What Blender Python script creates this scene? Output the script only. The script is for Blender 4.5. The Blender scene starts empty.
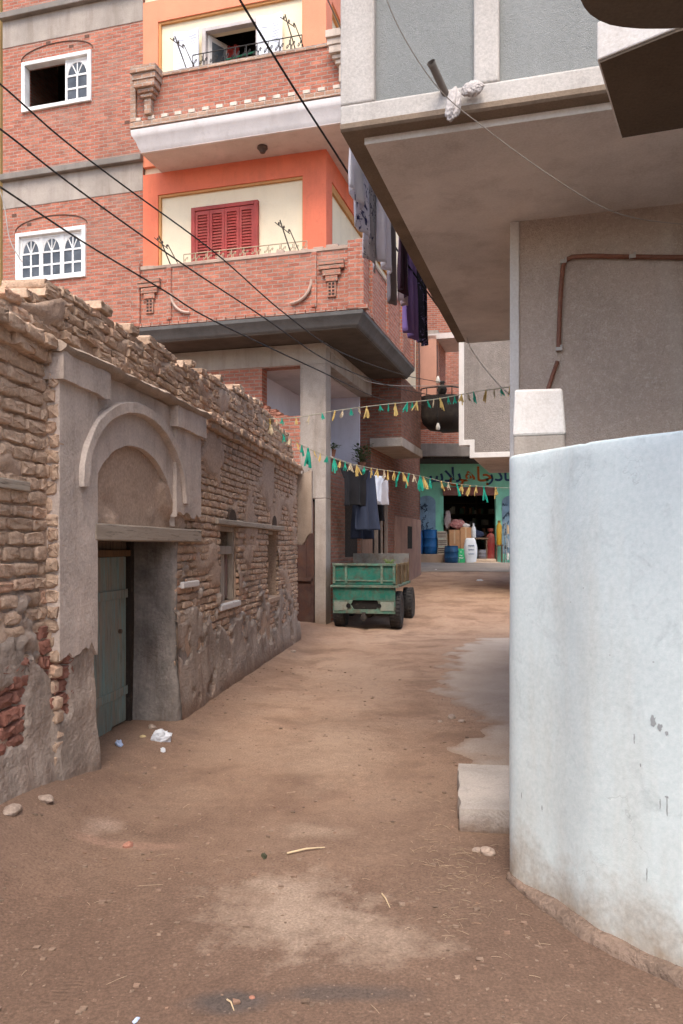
import bpy, bmesh, math, random
from mathutils import Vector, Matrix, noise as mnoise
R = math.radians
sc = bpy.context.scene
COL = sc.collection
rnd = random.Random(11)

# ------------------------------------------------------------------ frame of the picture
F, CU, CV, EYE = 796.0, 341.5, 546.0, 1.7
def at(u, v, Y):
    """world point at depth Y seen at photo pixel (u, v)"""
    return Vector(((u - CU) / F * Y, Y, EYE + (CV - v) * Y / F))
def sstep(a, b, x):
    t = min(1.0, max(0.0, (x - a) / (b - a))); return t * t * (3 - 2 * t)
def fbm(x, y, z=0.0, o=4):
    s, a, f = 0.0, 0.5, 1.0
    for _ in range(o):
        s += a * mnoise.noise((x * f, y * f, z * f)); a *= 0.5; f *= 2.03
    return s
def lerp(a, b, t): return a + (b - a) * t
def interp(tab, x):
    if x <= tab[0][0]: return tab[0][1]
    for (a, fa), (b, fb) in zip(tab, tab[1:]):
        if x <= b: return lerp(fa, fb, (x - a) / (b - a))
    return tab[-1][1]

# ------------------------------------------------------------------ mesh building
class MB:
    def __init__(s): s.v = []; s.f = []
    def add(s, vs, fs):
        b = len(s.v); s.v += [tuple(p) for p in vs]; s.f += [tuple(i + b for i in q) for q in fs]; return b
    def box(s, x0, x1, y0, y1, z0, z1):
        s.add([(x0,y0,z0),(x1,y0,z0),(x1,y1,z0),(x0,y1,z0),(x0,y0,z1),(x1,y0,z1),(x1,y1,z1),(x0,y1,z1)],
              [(0,3,2,1),(4,5,6,7),(0,1,5,4),(1,2,6,5),(2,3,7,6),(3,0,4,7)]); return s
    def prism(s, pts, d0, d1, plane='xy'):
        """polygon pts extruded from d0 to d1 along the third axis"""
        n = len(pts)
        def P(p, d):
            return {'xy': (p[0], p[1], d), 'xz': (p[0], d, p[1]), 'yz': (d, p[0], p[1])}[plane]
        s.add([P(p, d0) for p in pts] + [P(p, d1) for p in pts],
              [tuple(range(n))[::-1], tuple(range(n, 2 * n))] + [(i, (i + 1) % n, n + (i + 1) % n, n + i) for i in range(n)])
        return s
    def tube(s, pts, r, n=8, cap=True):
        pts = [Vector(p) for p in pts]; m = len(pts)
        rs = r if isinstance(r, (list, tuple)) else [r] * m
        d0 = (pts[1] - pts[0]).normalized()
        up = Vector((0, 0, 1)) if abs(d0.z) < .9 else Vector((1, 0, 0))
        nx = d0.cross(up).normalized(); vs = []
        for i, p in enumerate(pts):
            a = pts[max(0, i - 1)]; b = pts[min(m - 1, i + 1)]; d = (b - a).normalized()
            nx = (nx - d * nx.dot(d)).normalized(); ny = d.cross(nx)
            vs += [p + (nx * math.cos(k * 2 * math.pi / n) + ny * math.sin(k * 2 * math.pi / n)) * rs[i] for k in range(n)]
        fs = [(i*n+k, i*n+(k+1)%n, (i+1)*n+(k+1)%n, (i+1)*n+k) for i in range(m-1) for k in range(n)]
        if cap: fs += [tuple(range(n))[::-1], tuple(range((m-1)*n, m*n))]
        s.add(vs, fs); return s
    def lathe(s, prof, n=20, c=(0,0,0), axis='z'):
        vs = []
        for r, h in prof:
            for k in range(n):
                a = 2 * math.pi * k / n; x, y = r * math.cos(a), r * math.sin(a)
                q = {'z': (x, y, h), 'x': (h, x, y), 'y': (x, h, y)}[axis]
                vs.append((q[0] + c[0], q[1] + c[1], q[2] + c[2]))
        m = len(prof)
        fs = [(i*n+k, i*n+(k+1)%n, (i+1)*n+(k+1)%n, (i+1)*n+k) for i in range(m-1) for k in range(n)]
        fs += [tuple(range(n))[::-1], tuple(range((m-1)*n, m*n))]
        s.add(vs, fs); return s
    def sheet(s, us, vs, fn, skip=None):
        nu, nv = len(us), len(vs)
        P = [fn(u, v) for v in vs for u in us]
        fs = []
        for j in range(nv - 1):
            for i in range(nu - 1):
                if skip and skip((us[i] + us[i+1]) / 2, (vs[j] + vs[j+1]) / 2): continue
                fs.append((j*nu+i, j*nu+i+1, (j+1)*nu+i+1, (j+1)*nu+i))
        s.add(P, fs); return s
    def sweep(s, path, prof, closed_prof=False):
        """profile [(outward offset, z)] along a 2D path, mitred; outward = right-hand side of travel"""
        n = len(path); rows = []
        for i in range(n):
            p = Vector(path[i])
            if i == 0: d1 = d2 = (Vector(path[1]) - p).normalized()
            elif i == n - 1: d1 = d2 = (p - Vector(path[-2])).normalized()
            else: d1 = (p - Vector(path[i-1])).normalized(); d2 = (Vector(path[i+1]) - p).normalized()
            n1 = Vector((d1.y, -d1.x)); n2 = Vector((d2.y, -d2.x)); m = (n1 + n2).normalized(); k = 1 / max(.3, m.dot(n1))
            rows.append([(p.x + m.x * o * k, p.y + m.y * o * k, z) for o, z in prof])
        m = len(prof); vs = [q for r in rows for q in r]; fs = []
        for i in range(n - 1):
            for k in range(m if closed_prof else m - 1):
                k2 = (k + 1) % m
                fs.append((i*m+k, (i+1)*m+k, (i+1)*m+k2, i*m+k2))
        if closed_prof: fs += [tuple(range(m)), tuple(range((n-1)*m, n*m))[::-1]]
        s.add(vs, fs); return s
    def xf(s, M, start=0):
        for i in range(start, len(s.v)): s.v[i] = tuple(M @ Vector(s.v[i]))
        return s
    def build(s, name, mat, parent=None, smooth=False, bevel=0.0, angle=40, recalc=True, segs=2):
        me = bpy.data.meshes.new(name); me.from_pydata(s.v, [], s.f)
        if recalc:
            bm = bmesh.new(); bm.from_mesh(me); bmesh.ops.recalc_face_normals(bm, faces=bm.faces); bm.to_mesh(me); bm.free()
        uv = me.uv_layers.new(name='UVMap')
        co = me.vertices
        for p in me.polygons:
            nrm = p.normal
            if abs(nrm.z) > .75:
                for li in p.loop_indices:
                    c = co[me.loops[li].vertex_index].co; uv.data[li].uv = (c.x, c.y)
            else:
                tx, ty = (1, 0) if abs(nrm.y) >= abs(nrm.x) else (0, 1)
                for li in p.loop_indices:
                    c = co[me.loops[li].vertex_index].co; uv.data[li].uv = (c.x * tx + c.y * ty, c.z)
        if smooth:
            me.shade_smooth()
            if angle < 180: me.set_sharp_from_angle(angle=R(angle))
        me.materials.append(mat)
        o = bpy.data.objects.new(name, me); COL.objects.link(o)
        if parent: o.parent = parent
        if bevel:
            b = o.modifiers.new('edge', 'BEVEL'); b.width = bevel; b.segments = segs; b.limit_method = 'ANGLE'; b.angle_limit = R(40)
        return o

def wall_boxes(mb, a0, a1, z0, z1, d0, d1, openings, along='x'):
    """a wall split in boxes round rectangular openings [(a0,a1,z0,z1)]"""
    xs = sorted({a0, a1, *[min(max(q, a0), a1) for o in openings for q in o[:2]]})
    for x0, x1 in zip(xs, xs[1:]):
        if x1 - x0 < 1e-6: continue
        cuts = sorted([(o[2], o[3]) for o in openings if o[0] < (x0 + x1) / 2 < o[1]])
        z = z0
        for c0, c1 in cuts + [(z1, z1)]:
            if c0 - z > 1e-6:
                mb.box(x0, x1, d0, d1, z, c0) if along == 'x' else mb.box(d0, d1, x0, x1, z, c0)
            z = max(z, c1)
    return mb

def tag(o, label, cat, group=None):
    o['label'] = label; o['category'] = cat
    if group: o['group'] = group
    return o
def thing(name, label, cat, loc=(0,0,0), rz=0.0, group=None):
    o = bpy.data.objects.new(name, None); COL.objects.link(o)
    o.empty_display_size = .1; o.location = loc; o.rotation_euler = (0, 0, rz)
    return tag(o, label, cat, group)
def struct(o): o['kind'] = 'structure'; return o
def copy_tree(o, parent=None):
    c = o.copy(); COL.objects.link(c)
    if parent: c.parent = parent
    for ch in [x for x in bpy.data.objects if x.parent == o]: copy_tree(ch, c)
    return c

# ------------------------------------------------------------------ materials
class G:
    def __init__(s, name, rough=.9):
        s.m = bpy.data.materials.new(name); s.m.use_nodes = True; s.t = s.m.node_tree
        s.b = s.t.nodes['Principled BSDF']; s.b.inputs['Roughness'].default_value = rough
        s.b.inputs['Specular IOR Level'].default_value = .25
        s.tc = s.t.nodes.new('ShaderNodeTexCoord'); s.obj = s.tc.outputs['Object']; s.uv = s.tc.outputs['UV']
        s.geo = None
    def n(s, typ, **kw):
        q = s.t.nodes.new(typ)
        for k, v in kw.items(): setattr(q, k, v)
        return q
    def put(s, sock, val):
        if isinstance(val, bpy.types.NodeSocket): s.t.links.new(val, sock)
        elif val is not None:
            if sock.type == 'RGBA' and len(val) == 3: val = (*val, 1)
            sock.default_value = val
    def map(s, vec=None, scale=(1,1,1), loc=(0,0,0), rot=(0,0,0)):
        q = s.n('ShaderNodeMapping'); s.put(q.inputs[0], vec or s.obj)
        q.inputs['Scale'].default_value = scale; q.inputs['Location'].default_value = loc; q.inputs['Rotation'].default_value = rot
        return q.outputs[0]
    def noise(s, scale, detail=6, rough=.55, vec=None, dist=0.0, col=False):
        q = s.n('ShaderNodeTexNoise'); s.put(q.inputs['Vector'], vec or s.obj)
        q.inputs['Scale'].default_value = scale; q.inputs['Detail'].default_value = min(detail, 4)
        q.inputs['Roughness'].default_value = rough; q.inputs['Distortion'].default_value = dist
        return q.outputs['Color' if col else 'Fac']
    def vor(s, scale, vec=None, feature='F1', out='Distance', rand=1.0):
        q = s.n('ShaderNodeTexVoronoi', feature=feature); s.put(q.inputs['Vector'], vec or s.obj)
        q.inputs['Scale'].default_value = scale; q.inputs['Randomness'].default_value = rand
        return q.outputs[out]
    def wave(s, scale, dist, vec=None, det=3, direction='X'):
        q = s.n('ShaderNodeTexWave', bands_direction=direction); s.put(q.inputs['Vector'], vec or s.obj)
        q.inputs['Scale'].default_value = scale; q.inputs['Distortion'].default_value = dist; q.inputs['Detail'].default_value = det
        return q.outputs['Fac']
    def ramp(s, fac, stops, interp='LINEAR'):
        q = s.n('ShaderNodeValToRGB'); e = q.color_ramp.elements; q.color_ramp.interpolation = interp
        while len(e) < len(stops): e.new(.5)
        for el, (p, c) in zip(e, stops):
            el.position = p; el.color = (c, c, c, 1) if isinstance(c, (int, float)) else (*c, 1)
        s.put(q.inputs[0], fac); return q.outputs['Color']
    def step(s, fac, a, b): return s.ramp(fac, [(a, 0.0), (b, 1.0)] if a < b else [(b, 1.0), (a, 0.0)])
    def mix(s, fac, a, b, mode='MIX'):
        q = s.n('ShaderNodeMix', data_type='RGBA', blend_type=mode)
        s.put(q.inputs[0], fac); s.put(q.inputs[6], a); s.put(q.inputs[7], b); return q.outputs[2]
    def math(s, op, a, b=0.0, c=None):
        q = s.n('ShaderNodeMath', operation=op); s.put(q.inputs[0], a); s.put(q.inputs[1], b)
        if c is not None: s.put(q.inputs[2], c)
        return q.outputs[0]
    def sep(s, vec=None):
        q = s.n('ShaderNodeSeparateXYZ'); s.put(q.inputs[0], vec or s.obj); return q.outputs
    def island(s):
        return s.n('ShaderNodeNewGeometry').outputs['Random Per Island']
    def bump(s, h, strength=.5, dist=.01, normal=None):
        q = s.n('ShaderNodeBump'); s.put(q.inputs['Height'], h); q.inputs['Strength'].default_value = strength
        q.inputs['Distance'].default_value = dist
        if normal: s.put(q.inputs['Normal'], normal)
        return q.outputs[0]
    def end(s, col, normal=None, rough=None, metal=None):
        s.put(s.b.inputs['Base Color'], col)
        if normal: s.put(s.b.inputs['Normal'], normal)
        if rough is not None: s.put(s.b.inputs['Roughness'], rough)
        if metal is not None: s.put(s.b.inputs['Metallic'], metal)
        return s.m

def cm(c, k): return tuple(min(1, x * k) for x in c)

def m_mud(name, base, var=.35, straw=True):
    g = G(name); r = g.island()
    c = g.ramp(r, [(0, cm(base, 1 - var)), (.35, base), (.7, cm((base[0], base[1]*1.02, base[2]*1.05), 1.12)), (1, (base[0]*1.15, base[1]*.93, base[2]*.86))])
    c = g.mix(g.step(g.noise(1.1, 5), .38, .66), c, cm(base, 1.18))
    c = g.mix(g.math('MULTIPLY', g.step(g.noise(2.3, 6, .65), .52, .72), .55), c, (base[0]*.62, base[1]*.56, base[2]*.52))
    n1 = g.noise(38, 8, .7); c = g.mix(.45, c, g.ramp(n1, [(.3, .25), (.7, .8)]), 'OVERLAY')
    st = g.step(g.noise(60, 3, .5, g.map(scale=(1, 1, 5))), .66, .72)
    if straw: c = g.mix(g.math('MULTIPLY', st, .5), c, cm(base, 1.6))
    h = g.math('ADD', g.math('MULTIPLY', g.noise(22, 8, .7), .8), g.math('MULTIPLY', g.noise(90, 5, .6), .35))
    h = g.math('SUBTRACT', h, g.math('MULTIPLY', g.step(g.vor(24), .0, .16), -.15))
    return g.end(c, g.bump(h, .8, .016), .95)

def m_plaster(name, base, spot=.3, dirt=(.12,.085,.06), dirt_amt=.5, bump=.4, scale=1.0, fine=70, rough=.92, streak=True, low=None, crack=0.0):
    g = G(name)
    c = g.mix(g.step(g.noise(1.3*scale, 6, .62), .3, .7), cm(base, 1 - spot), cm(base, 1 + spot * .55))
    if streak: c = g.mix(g.math('MULTIPLY', g.step(g.noise(3.2*scale, 6, .65, g.map(scale=(1, 1, .16))), .5, .74), dirt_amt), c, dirt)
    c = g.mix(g.math('MULTIPLY', g.step(g.noise(5*scale, 8, .7, dist=.6), .56, .7), dirt_amt * .6), c, cm(base, .55))
    if low:       # earth splashed up the foot of a wall: (height, colour)
        z = g.sep()[2]; f = g.math('ADD', z, g.math('MULTIPLY', g.math('SUBTRACT', g.noise(4, 7, .7), .5), low[0] * 1.6))
        c = g.mix(g.ramp(f, [(0, 1.0), (low[0], 0.0)]), c, low[1])
    nf = g.noise(fine, 6, .65); c = g.mix(.22, c, g.ramp(nf, [(.3, .2), (.7, .85)]), 'OVERLAY')
    h = g.math('ADD', g.math('MULTIPLY', nf, .5), g.noise(9*scale, 7, .6))
    if crack:
        cr = g.vor(2.2*scale, g.mix(.35, g.obj, g.noise(5, 5, col=True)), 'DISTANCE_TO_EDGE')
        crk = g.math('MULTIPLY', g.ramp(cr, [(0, 1.0), (.006, 0.0)]), g.math('MULTIPLY', g.step(g.noise(1.7, 4), .55, .62), crack))
        c = g.mix(crk, c, cm(base, .4)); h = g.math('SUBTRACT', h, crk)
    return g.end(c, g.bump(h, bump, .012), rough)

def m_stucco(name, base, fleck, scale=55, amt=.5, bump=.9, dist=.012):
    g = G(name)
    v = g.vor(scale, g.mix(.06, g.obj, g.noise(20, 4, col=True))); n = g.math('ADD', g.math('MULTIPLY', g.noise(scale * .9, 6, .75), .65), g.math('MULTIPLY', g.noise(scale * .22, 4, .6), .35))
    c = g.mix(g.step(g.noise(1.2, 5, .6), .35, .68), cm(base, .86), cm(base, 1.12))
    c = g.mix(g.math('MULTIPLY', g.step(n, .51, .64), amt), c, fleck)
    c = g.mix(g.math('MULTIPLY', g.step(n, .46, .3), .6), c, cm(base, .5))
    c = g.mix(g.math('MULTIPLY', g.step(g.noise(3, 6, .6, g.map(scale=(1.4, 1.4, .15))), .55, .75), .3), c, cm(fleck, .9))
    h = g.math('ADD', n, g.math('MULTIPLY', v, -.5))
    return g.end(c, g.bump(h, bump, dist), .95)

def m_brick(name, a, b, mortar, w=.22, h=.07, ms=.010, dirt=.35, tint=(.12,.09,.07), smear=.35):
    g = G(name)
    vec = g.mix(.012, g.uv, g.noise(7, 4, vec=g.uv, col=True))
    q = g.n('ShaderNodeTexBrick'); g.put(q.inputs['Vector'], vec)
    q.offset = .5
    g.put(q.inputs['Color1'], a); g.put(q.inputs['Color2'], b); g.put(q.inputs['Mortar'], mortar)
    for k, v in (('Scale', 1.0), ('Mortar Size', ms), ('Mortar Smooth', .25), ('Bias', 0.0), ('Brick Width', w), ('Row Height', h)):
        q.inputs[k].default_value = v
    c = q.outputs['Color']
    c = g.mix(.55, c, g.ramp(g.noise(3.2, 5, .6, g.map(g.uv, (1.3, 4, 1))), [(.3, .28), (.7, .75)]), 'OVERLAY')
    c = g.mix(g.math('MULTIPLY', g.step(g.noise(1.1, 6, .65, g.uv), .5, .72), smear), c, mortar)
    c = g.mix(g.math('MULTIPLY', g.step(g.noise(.8, 6, .7, g.map(g.uv, (1, .35, 1), (3, 1, 0))), .48, .75), dirt), c, tint)
    c = g.mix(.35, c, g.ramp(g.noise(45, 5, .65, g.uv), [(.3, .2), (.7, .85)]), 'OVERLAY')
    hh = g.math('ADD', g.math('MULTIPLY', q.outputs['Fac'], -1.0), g.math('MULTIPLY', g.noise(30, 6, .7, g.uv), .55))
    return g.end(c, g.bump(hh, .9, .02), .93)

def m_wood(name, base, worn, amt=.5, axis='z', scale=1.0, dirt=(.05,.035,.025)):
    g = G(name); sc_ = {'z': (9, 9, .7), 'x': (.7, 9, 9), 'y': (9, .7, 9)}[axis]
    v = g.map(scale=tuple(k * scale for k in sc_))
    n = g.noise(2.2, 8, .7, v, .5)
    c = g.mix(g.step(n, .5 - amt * .35, .72 - amt * .3), base, worn)
    c = g.mix(g.math('MULTIPLY', g.step(g.noise(5, 8, .7, v), .55, .68), .7), c, dirt)
    c = g.mix(g.math('MULTIPLY', g.step(g.noise(1.6, 5), .5, .7), .45), c, cm(worn, .7))
    return g.end(c, g.bump(g.math('ADD', n, g.noise(7, 8, .7, v)), .5, .006), .85)

def m_paint(name, base, rust=(.13,.055,.03), amt=.35, rough=.55, scale=1.0, metal=None, dust=(.33,.25,.18), dust_amt=.35):
    g = G(name, rough)
    n = g.noise(4*scale, 8, .7, dist=.4)
    c = g.mix(g.step(g.noise(1.7*scale, 4), .35, .65), cm(base, .8), cm(base, 1.18))
    c = g.mix(g.math('MULTIPLY', g.step(g.noise(2.6*scale, 7, .7), .46, .7), dust_amt), c, dust)
    f = g.math('MULTIPLY', g.step(n, .64 - amt * .35, .80 - amt * .3), .75)
    c = g.mix(f, c, rust)
    c = g.mix(.25, c, g.ramp(g.noise(50*scale, 5, .6), [(.3, .25), (.7, .8)]), 'OVERLAY')
    r = g.mix(f, (rough,)*3, (.9,)*3)
    return g.end(c, g.bump(g.math('ADD', n, g.math('MULTIPLY', g.noise(60*scale, 4), .3)), .25, .005), r)

def m_cloth(name, base, pat=None, rough=.95, scale=40, thin=0.0):
    g = G(name, rough)
    c = g.mix(g.step(g.noise(2.5, 5), .3, .7), cm(base, .82), cm(base, 1.1))
    if pat: c = g.mix(g.step(g.noise(pat[1], 3, .6, dist=1.2), .58, .63), c, pat[0])
    q = g.end(c, g.bump(g.noise(scale, 4), .25, .004), rough)
    g.b.inputs['Sheen Weight'].default_value = .03
    if thin:
        tr = g.n('ShaderNodeBsdfTranslucent'); g.put(tr.inputs[0], c); mx = g.n('ShaderNodeMixShader'); mx.inputs[0].default_value = thin
        g.t.links.new(g.b.outputs[0], mx.inputs[1]); g.t.links.new(tr.outputs[0], mx.inputs[2])
        g.t.links.new(mx.outputs[0], next(n for n in g.t.nodes if n.type == 'OUTPUT_MATERIAL').inputs[0])
    return q

def m_plain(name, base, rough=.6, var=.15, scale=6, metal=None, bump=.1):
    g = G(name, rough)
    c = g.mix(g.step(g.noise(scale, 6, .65), .3, .7), cm(base, 1 - var), cm(base, 1 + var))
    c = g.mix(g.math('MULTIPLY', g.step(g.noise(scale*2.3, 7, .7), .55, .72), .3), c, (.22, .165, .12))
    return g.end(c, g.bump(g.noise(scale * 8, 5), bump, .004), rough, metal)
def m_dark(name, base=(.012,.011,.01)): return m_plain(name, base, .9, .1)
def m_glass(name, base=(.05,.055,.06)):
    g = G(name, .08); g.b.inputs['Specular IOR Level'].default_value = .5
    c = g.mix(g.step(g.noise(3, 5), .4, .7), base, cm(base, 2.2)); return g.end(c, None, .12)

def split_build(mb, name, mat, parent, **kw):
    """every loose piece of the builder becomes a part of its own"""
    par = list(range(len(mb.v)))
    def find(i):
        while par[i] != i: par[i] = par[par[i]]; i = par[i]
        return i
    for f in mb.f:
        a = find(f[0])
        for i in f[1:]:
            b = find(i)
            if a != b: par[b] = a
    groups = {}
    for f in mb.f: groups.setdefault(find(f[0]), []).append(f)
    out = []
    for fs in groups.values():
        ids = sorted({i for f in fs for i in f}); rm = {o: k for k, o in enumerate(ids)}
        m = MB(); m.v = [mb.v[i] for i in ids]; m.f = [tuple(rm[i] for i in f) for f in fs]
        out.append(m.build(name, mat, parent, **kw))
    return out
# ------------------------------------------------------------------ material set
MUD      = m_mud('mud_brick_mat', (.45, .315, .222), .38)
MUDBACK  = m_mud('mud_mortar_mat', (.38, .268, .195), .15)
REDLUMP  = m_mud('fired_brick_mat', (.25, .115, .082), .3, False)
PORTAL   = m_plaster('portal_plaster_mat', (.57, .47, .40), .25, (.30, .225, .175), .5, .8, 1.6, 50)
CEMENT   = m_plaster('old_cement_mat', (.37, .295, .24), .38, (.17, .10, .07), .75, 1.6, 1.8, 38, low=(.25, (.23, .145, .1)), crack=.4)
JAMB     = m_plaster('jamb_cement_mat', (.27, .23, .2), .5, (.11, .08, .062), .8, 1.0, 2.2, 36)
CONC     = m_plaster('concrete_mat', (.38, .33, .285), .22, (.17, .13, .1), .5, .35)
CONCDK   = m_plaster('grey_concrete_mat', (.24, .215, .19), .25, (.1, .08, .065), .5, .35)
COLUMN   = m_plaster('column_concrete_mat', (.37, .315, .268), .28, (.17, .125, .095), .7, .5, low=(.6, (.24, .17, .12)))
BRICK    = m_brick('red_brick_mat', (.47, .175, .112), (.35, .115, .075), (.36, .265, .215), .22, .075, .011, .4)
BRICKSHADE  = m_brick('shaded_brick_mat', (.29, .118, .08), (.21, .08, .055), (.2, .15, .118), .22, .075, .012, .45)  # brick darkened to carry the alley's shade in its colour
BRICKTAN = m_brick('tan_brick_mat', (.44, .27, .185), (.36, .2, .135), (.42, .34, .28), .2, .09, .014, .3)
ORANGE   = m_plaster('orange_paint_mat', (.78, .205, .115), .12, (.45, .14, .08), .35, .12, streak=True)
ORANGELIT  = m_plaster('lit_orange_paint_mat', (.80, .29, .17), .1, (.5, .2, .1), .15, .12)  # the same orange, paled in colour for the overexposed upper storeys
OCHRE    = m_plaster('ochre_reveal_mat', (.58, .30, .12), .1, (.3, .16, .07), .15, .12)
CREAM    = m_plaster('cream_paint_mat', (.85, .73, .52), .06, (.6, .5, .36), .2, .12)
SOFFITW  = m_plaster('painted_soffit_mat', (.66, .57, .53), .12, (.35, .27, .22), .3, .2)
MOULDW   = m_plaster('white_moulding_mat', (.74, .70, .68), .12, (.4, .33, .28), .3, .2)
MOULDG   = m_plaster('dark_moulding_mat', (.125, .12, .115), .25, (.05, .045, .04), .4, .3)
LILAC    = m_plaster('pale_lilac_wall_mat', (.72, .70, .78), .1, (.4, .36, .36), .2, .15)
WHITEW   = m_plaster('blue_white_wall_mat', (.64, .715, .705),   .07, (.58, .58, .52), .5, .16, 1.1, 45, crack=.3, low=(.30, (.36, .29, .22)))
STUCCO   = m_stucco('brown_roughcast_mat', (.52, .415, .34), (.74, .66, .58), 110, .55, 1.0, .012)
STUCCOG  = m_stucco('grey_roughcast_mat', (.235, .245, .24), (.34, .35, .345), 190, .4, .7, .006)
STUCCOD  = m_stucco('far_roughcast_mat', (.25, .215, .19), (.45, .41, .37), 40, .5, .9, .02)
FASCIA   = m_plaster('fascia_concrete_mat', (.47, .44, .41), .16, (.24, .2, .17), .35, .3)
SOFFIT   = m_plaster('soffit_plaster_mat', (.70, .645, .60), .2, (.25, .19, .15), .3, .3, .9)
LIP      = m_plaster('dark_lip_mat', (.22, .165, .12), .25, (.1, .075, .05), .4, .3)  # lip in a darker tone than the soffit
WHITETRIM= m_plaster('white_trim_mat', (.66, .62, .58), .1, (.4, .33, .27), .3, .25)
UNDERSHADE = m_plaster('slab_shade_mat', (.115, .085, .06), .2, (.06, .045, .03), .3, .3)  # slab undersides, shade put into the colour
KERBMUD  = m_plaster('footing_mud_mat', (.225, .158, .118), .35, (.14, .095, .068), .6, 1.8, 3.0, 30)
TEAL     = m_wood('teal_door_mat', (.19, .30, .285), (.27, .235, .19), .45)
DKWOOD   = m_wood('dark_wood_mat', (.115, .075, .05), (.2, .14, .095), .5)
GREYWOOD = m_wood('grey_wood_mat', (.33, .265, .205), (.40, .33, .26), .5, 'x')
GREYWOODV= m_wood('grey_wood_upright_mat', (.33, .265, .205), (.40, .33, .26), .5, 'z')
BROWNWOOD= m_wood('brown_jamb_mat', (.22, .12, .055), (.15, .09, .05), .5)
GATE     = m_paint('rusty_gate_mat', (.06, .03, .024), (.10, .045, .028), .45, .7, dust=(.16, .11, .08), dust_amt=.3)
REDPAINT = m_paint('red_shutter_mat', (.36, .055, .045), (.2, .05, .035), .1, .5, dust_amt=.15)
YELLOW   = m_plaster('yellow_band_mat', (.75, .52, .19), .12, (.45, .3, .12), .3, .2)
WHITEPT  = m_paint('white_joinery_mat', (.78, .78, .76), (.5, .47, .42), .05, .45, dust=(.6, .56, .5), dust_amt=.25)
BLACKIRON= m_plain('black_iron_mat', (.03, .028, .027), .6)
BLACKWIRE= m_plain('cable_mat', (.018, .017, .017), .6)
PALEWIRE = m_plain('pale_wire_mat', (.33, .30, .27), .6)
PIPEBR   = m_paint('brown_conduit_mat', (.19, .075, .045), (.12, .05, .03), .2, .5, dust_amt=.2)
DARK     = m_dark('dark_interior_mat')
GLASS    = m_glass('window_glass_mat')
SALMON   = m_plaster('salmon_wall_mat', (.60, .31, .22), .1, (.4, .2, .14), .3, .15)

# ------------------------------------------------------------------ ground
def left_face_x(y): return -1.523 + .119 * (y - 8.0)
def gz0(x, y):
    z = .0625 * max(0.0, y - 14.3) * sstep(13.5, 17.5, y) if y < 31 else 1.04
    d = max(0.0, x - left_face_x(y))
    z += .22 * sstep(6.4, 4.4, y) * math.exp(-(d / .42) ** 2)
    z += .05 * math.exp(-(d / .22) ** 2)
    z += .10 * math.exp(-(((x + .55) / .75) ** 2 + ((y - 15.3) / .7) ** 2))       # earth heaped before the gate
    return z
def gz(x, y):
    z = gz0(x, y)
    if -9 < x < 9 and 0 < y < 36:
        z += .030 * fbm(x * .8, y * .45, 3.1, 3) + .006 * fbm(x * 3.4, y * 2.2, 7.7, 2) * (1 - .9 * sstep(4, 8, y))
        # cart ruts
        for cx, w in ((-.42, .16), (.52, .17)):
            c = cx + .1 * math.sin(y * .35)
            z -= .022 * math.exp(-((x - c) / w) ** 2) * sstep(5.2, 8, y)
    return z
def axis_lines(parts):
    out = []
    for a, b, st in parts:
        n = max(1, round((b - a) / st)); out += [a + (b - a) * i / n for i in range(n)]
    return out + [parts[-1][1]]
gx = axis_lines([(-400, -40, 60), (-40, -8, 4), (-8, -3.2, .4), (-3.2, 2.6, .045), (2.6, 8, .3), (8, 40, 4), (40, 400, 60)])
gy = axis_lines([(-300, -20, 40), (-20, 1.6, .8), (1.6, 9, .045), (9, 18, .09), (18, 36, .25), (36, 60, 3), (60, 500, 55)])
mb = MB(); mb.sheet(gx, gy, lambda x, y: (x, y, gz(x, y)))

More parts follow.
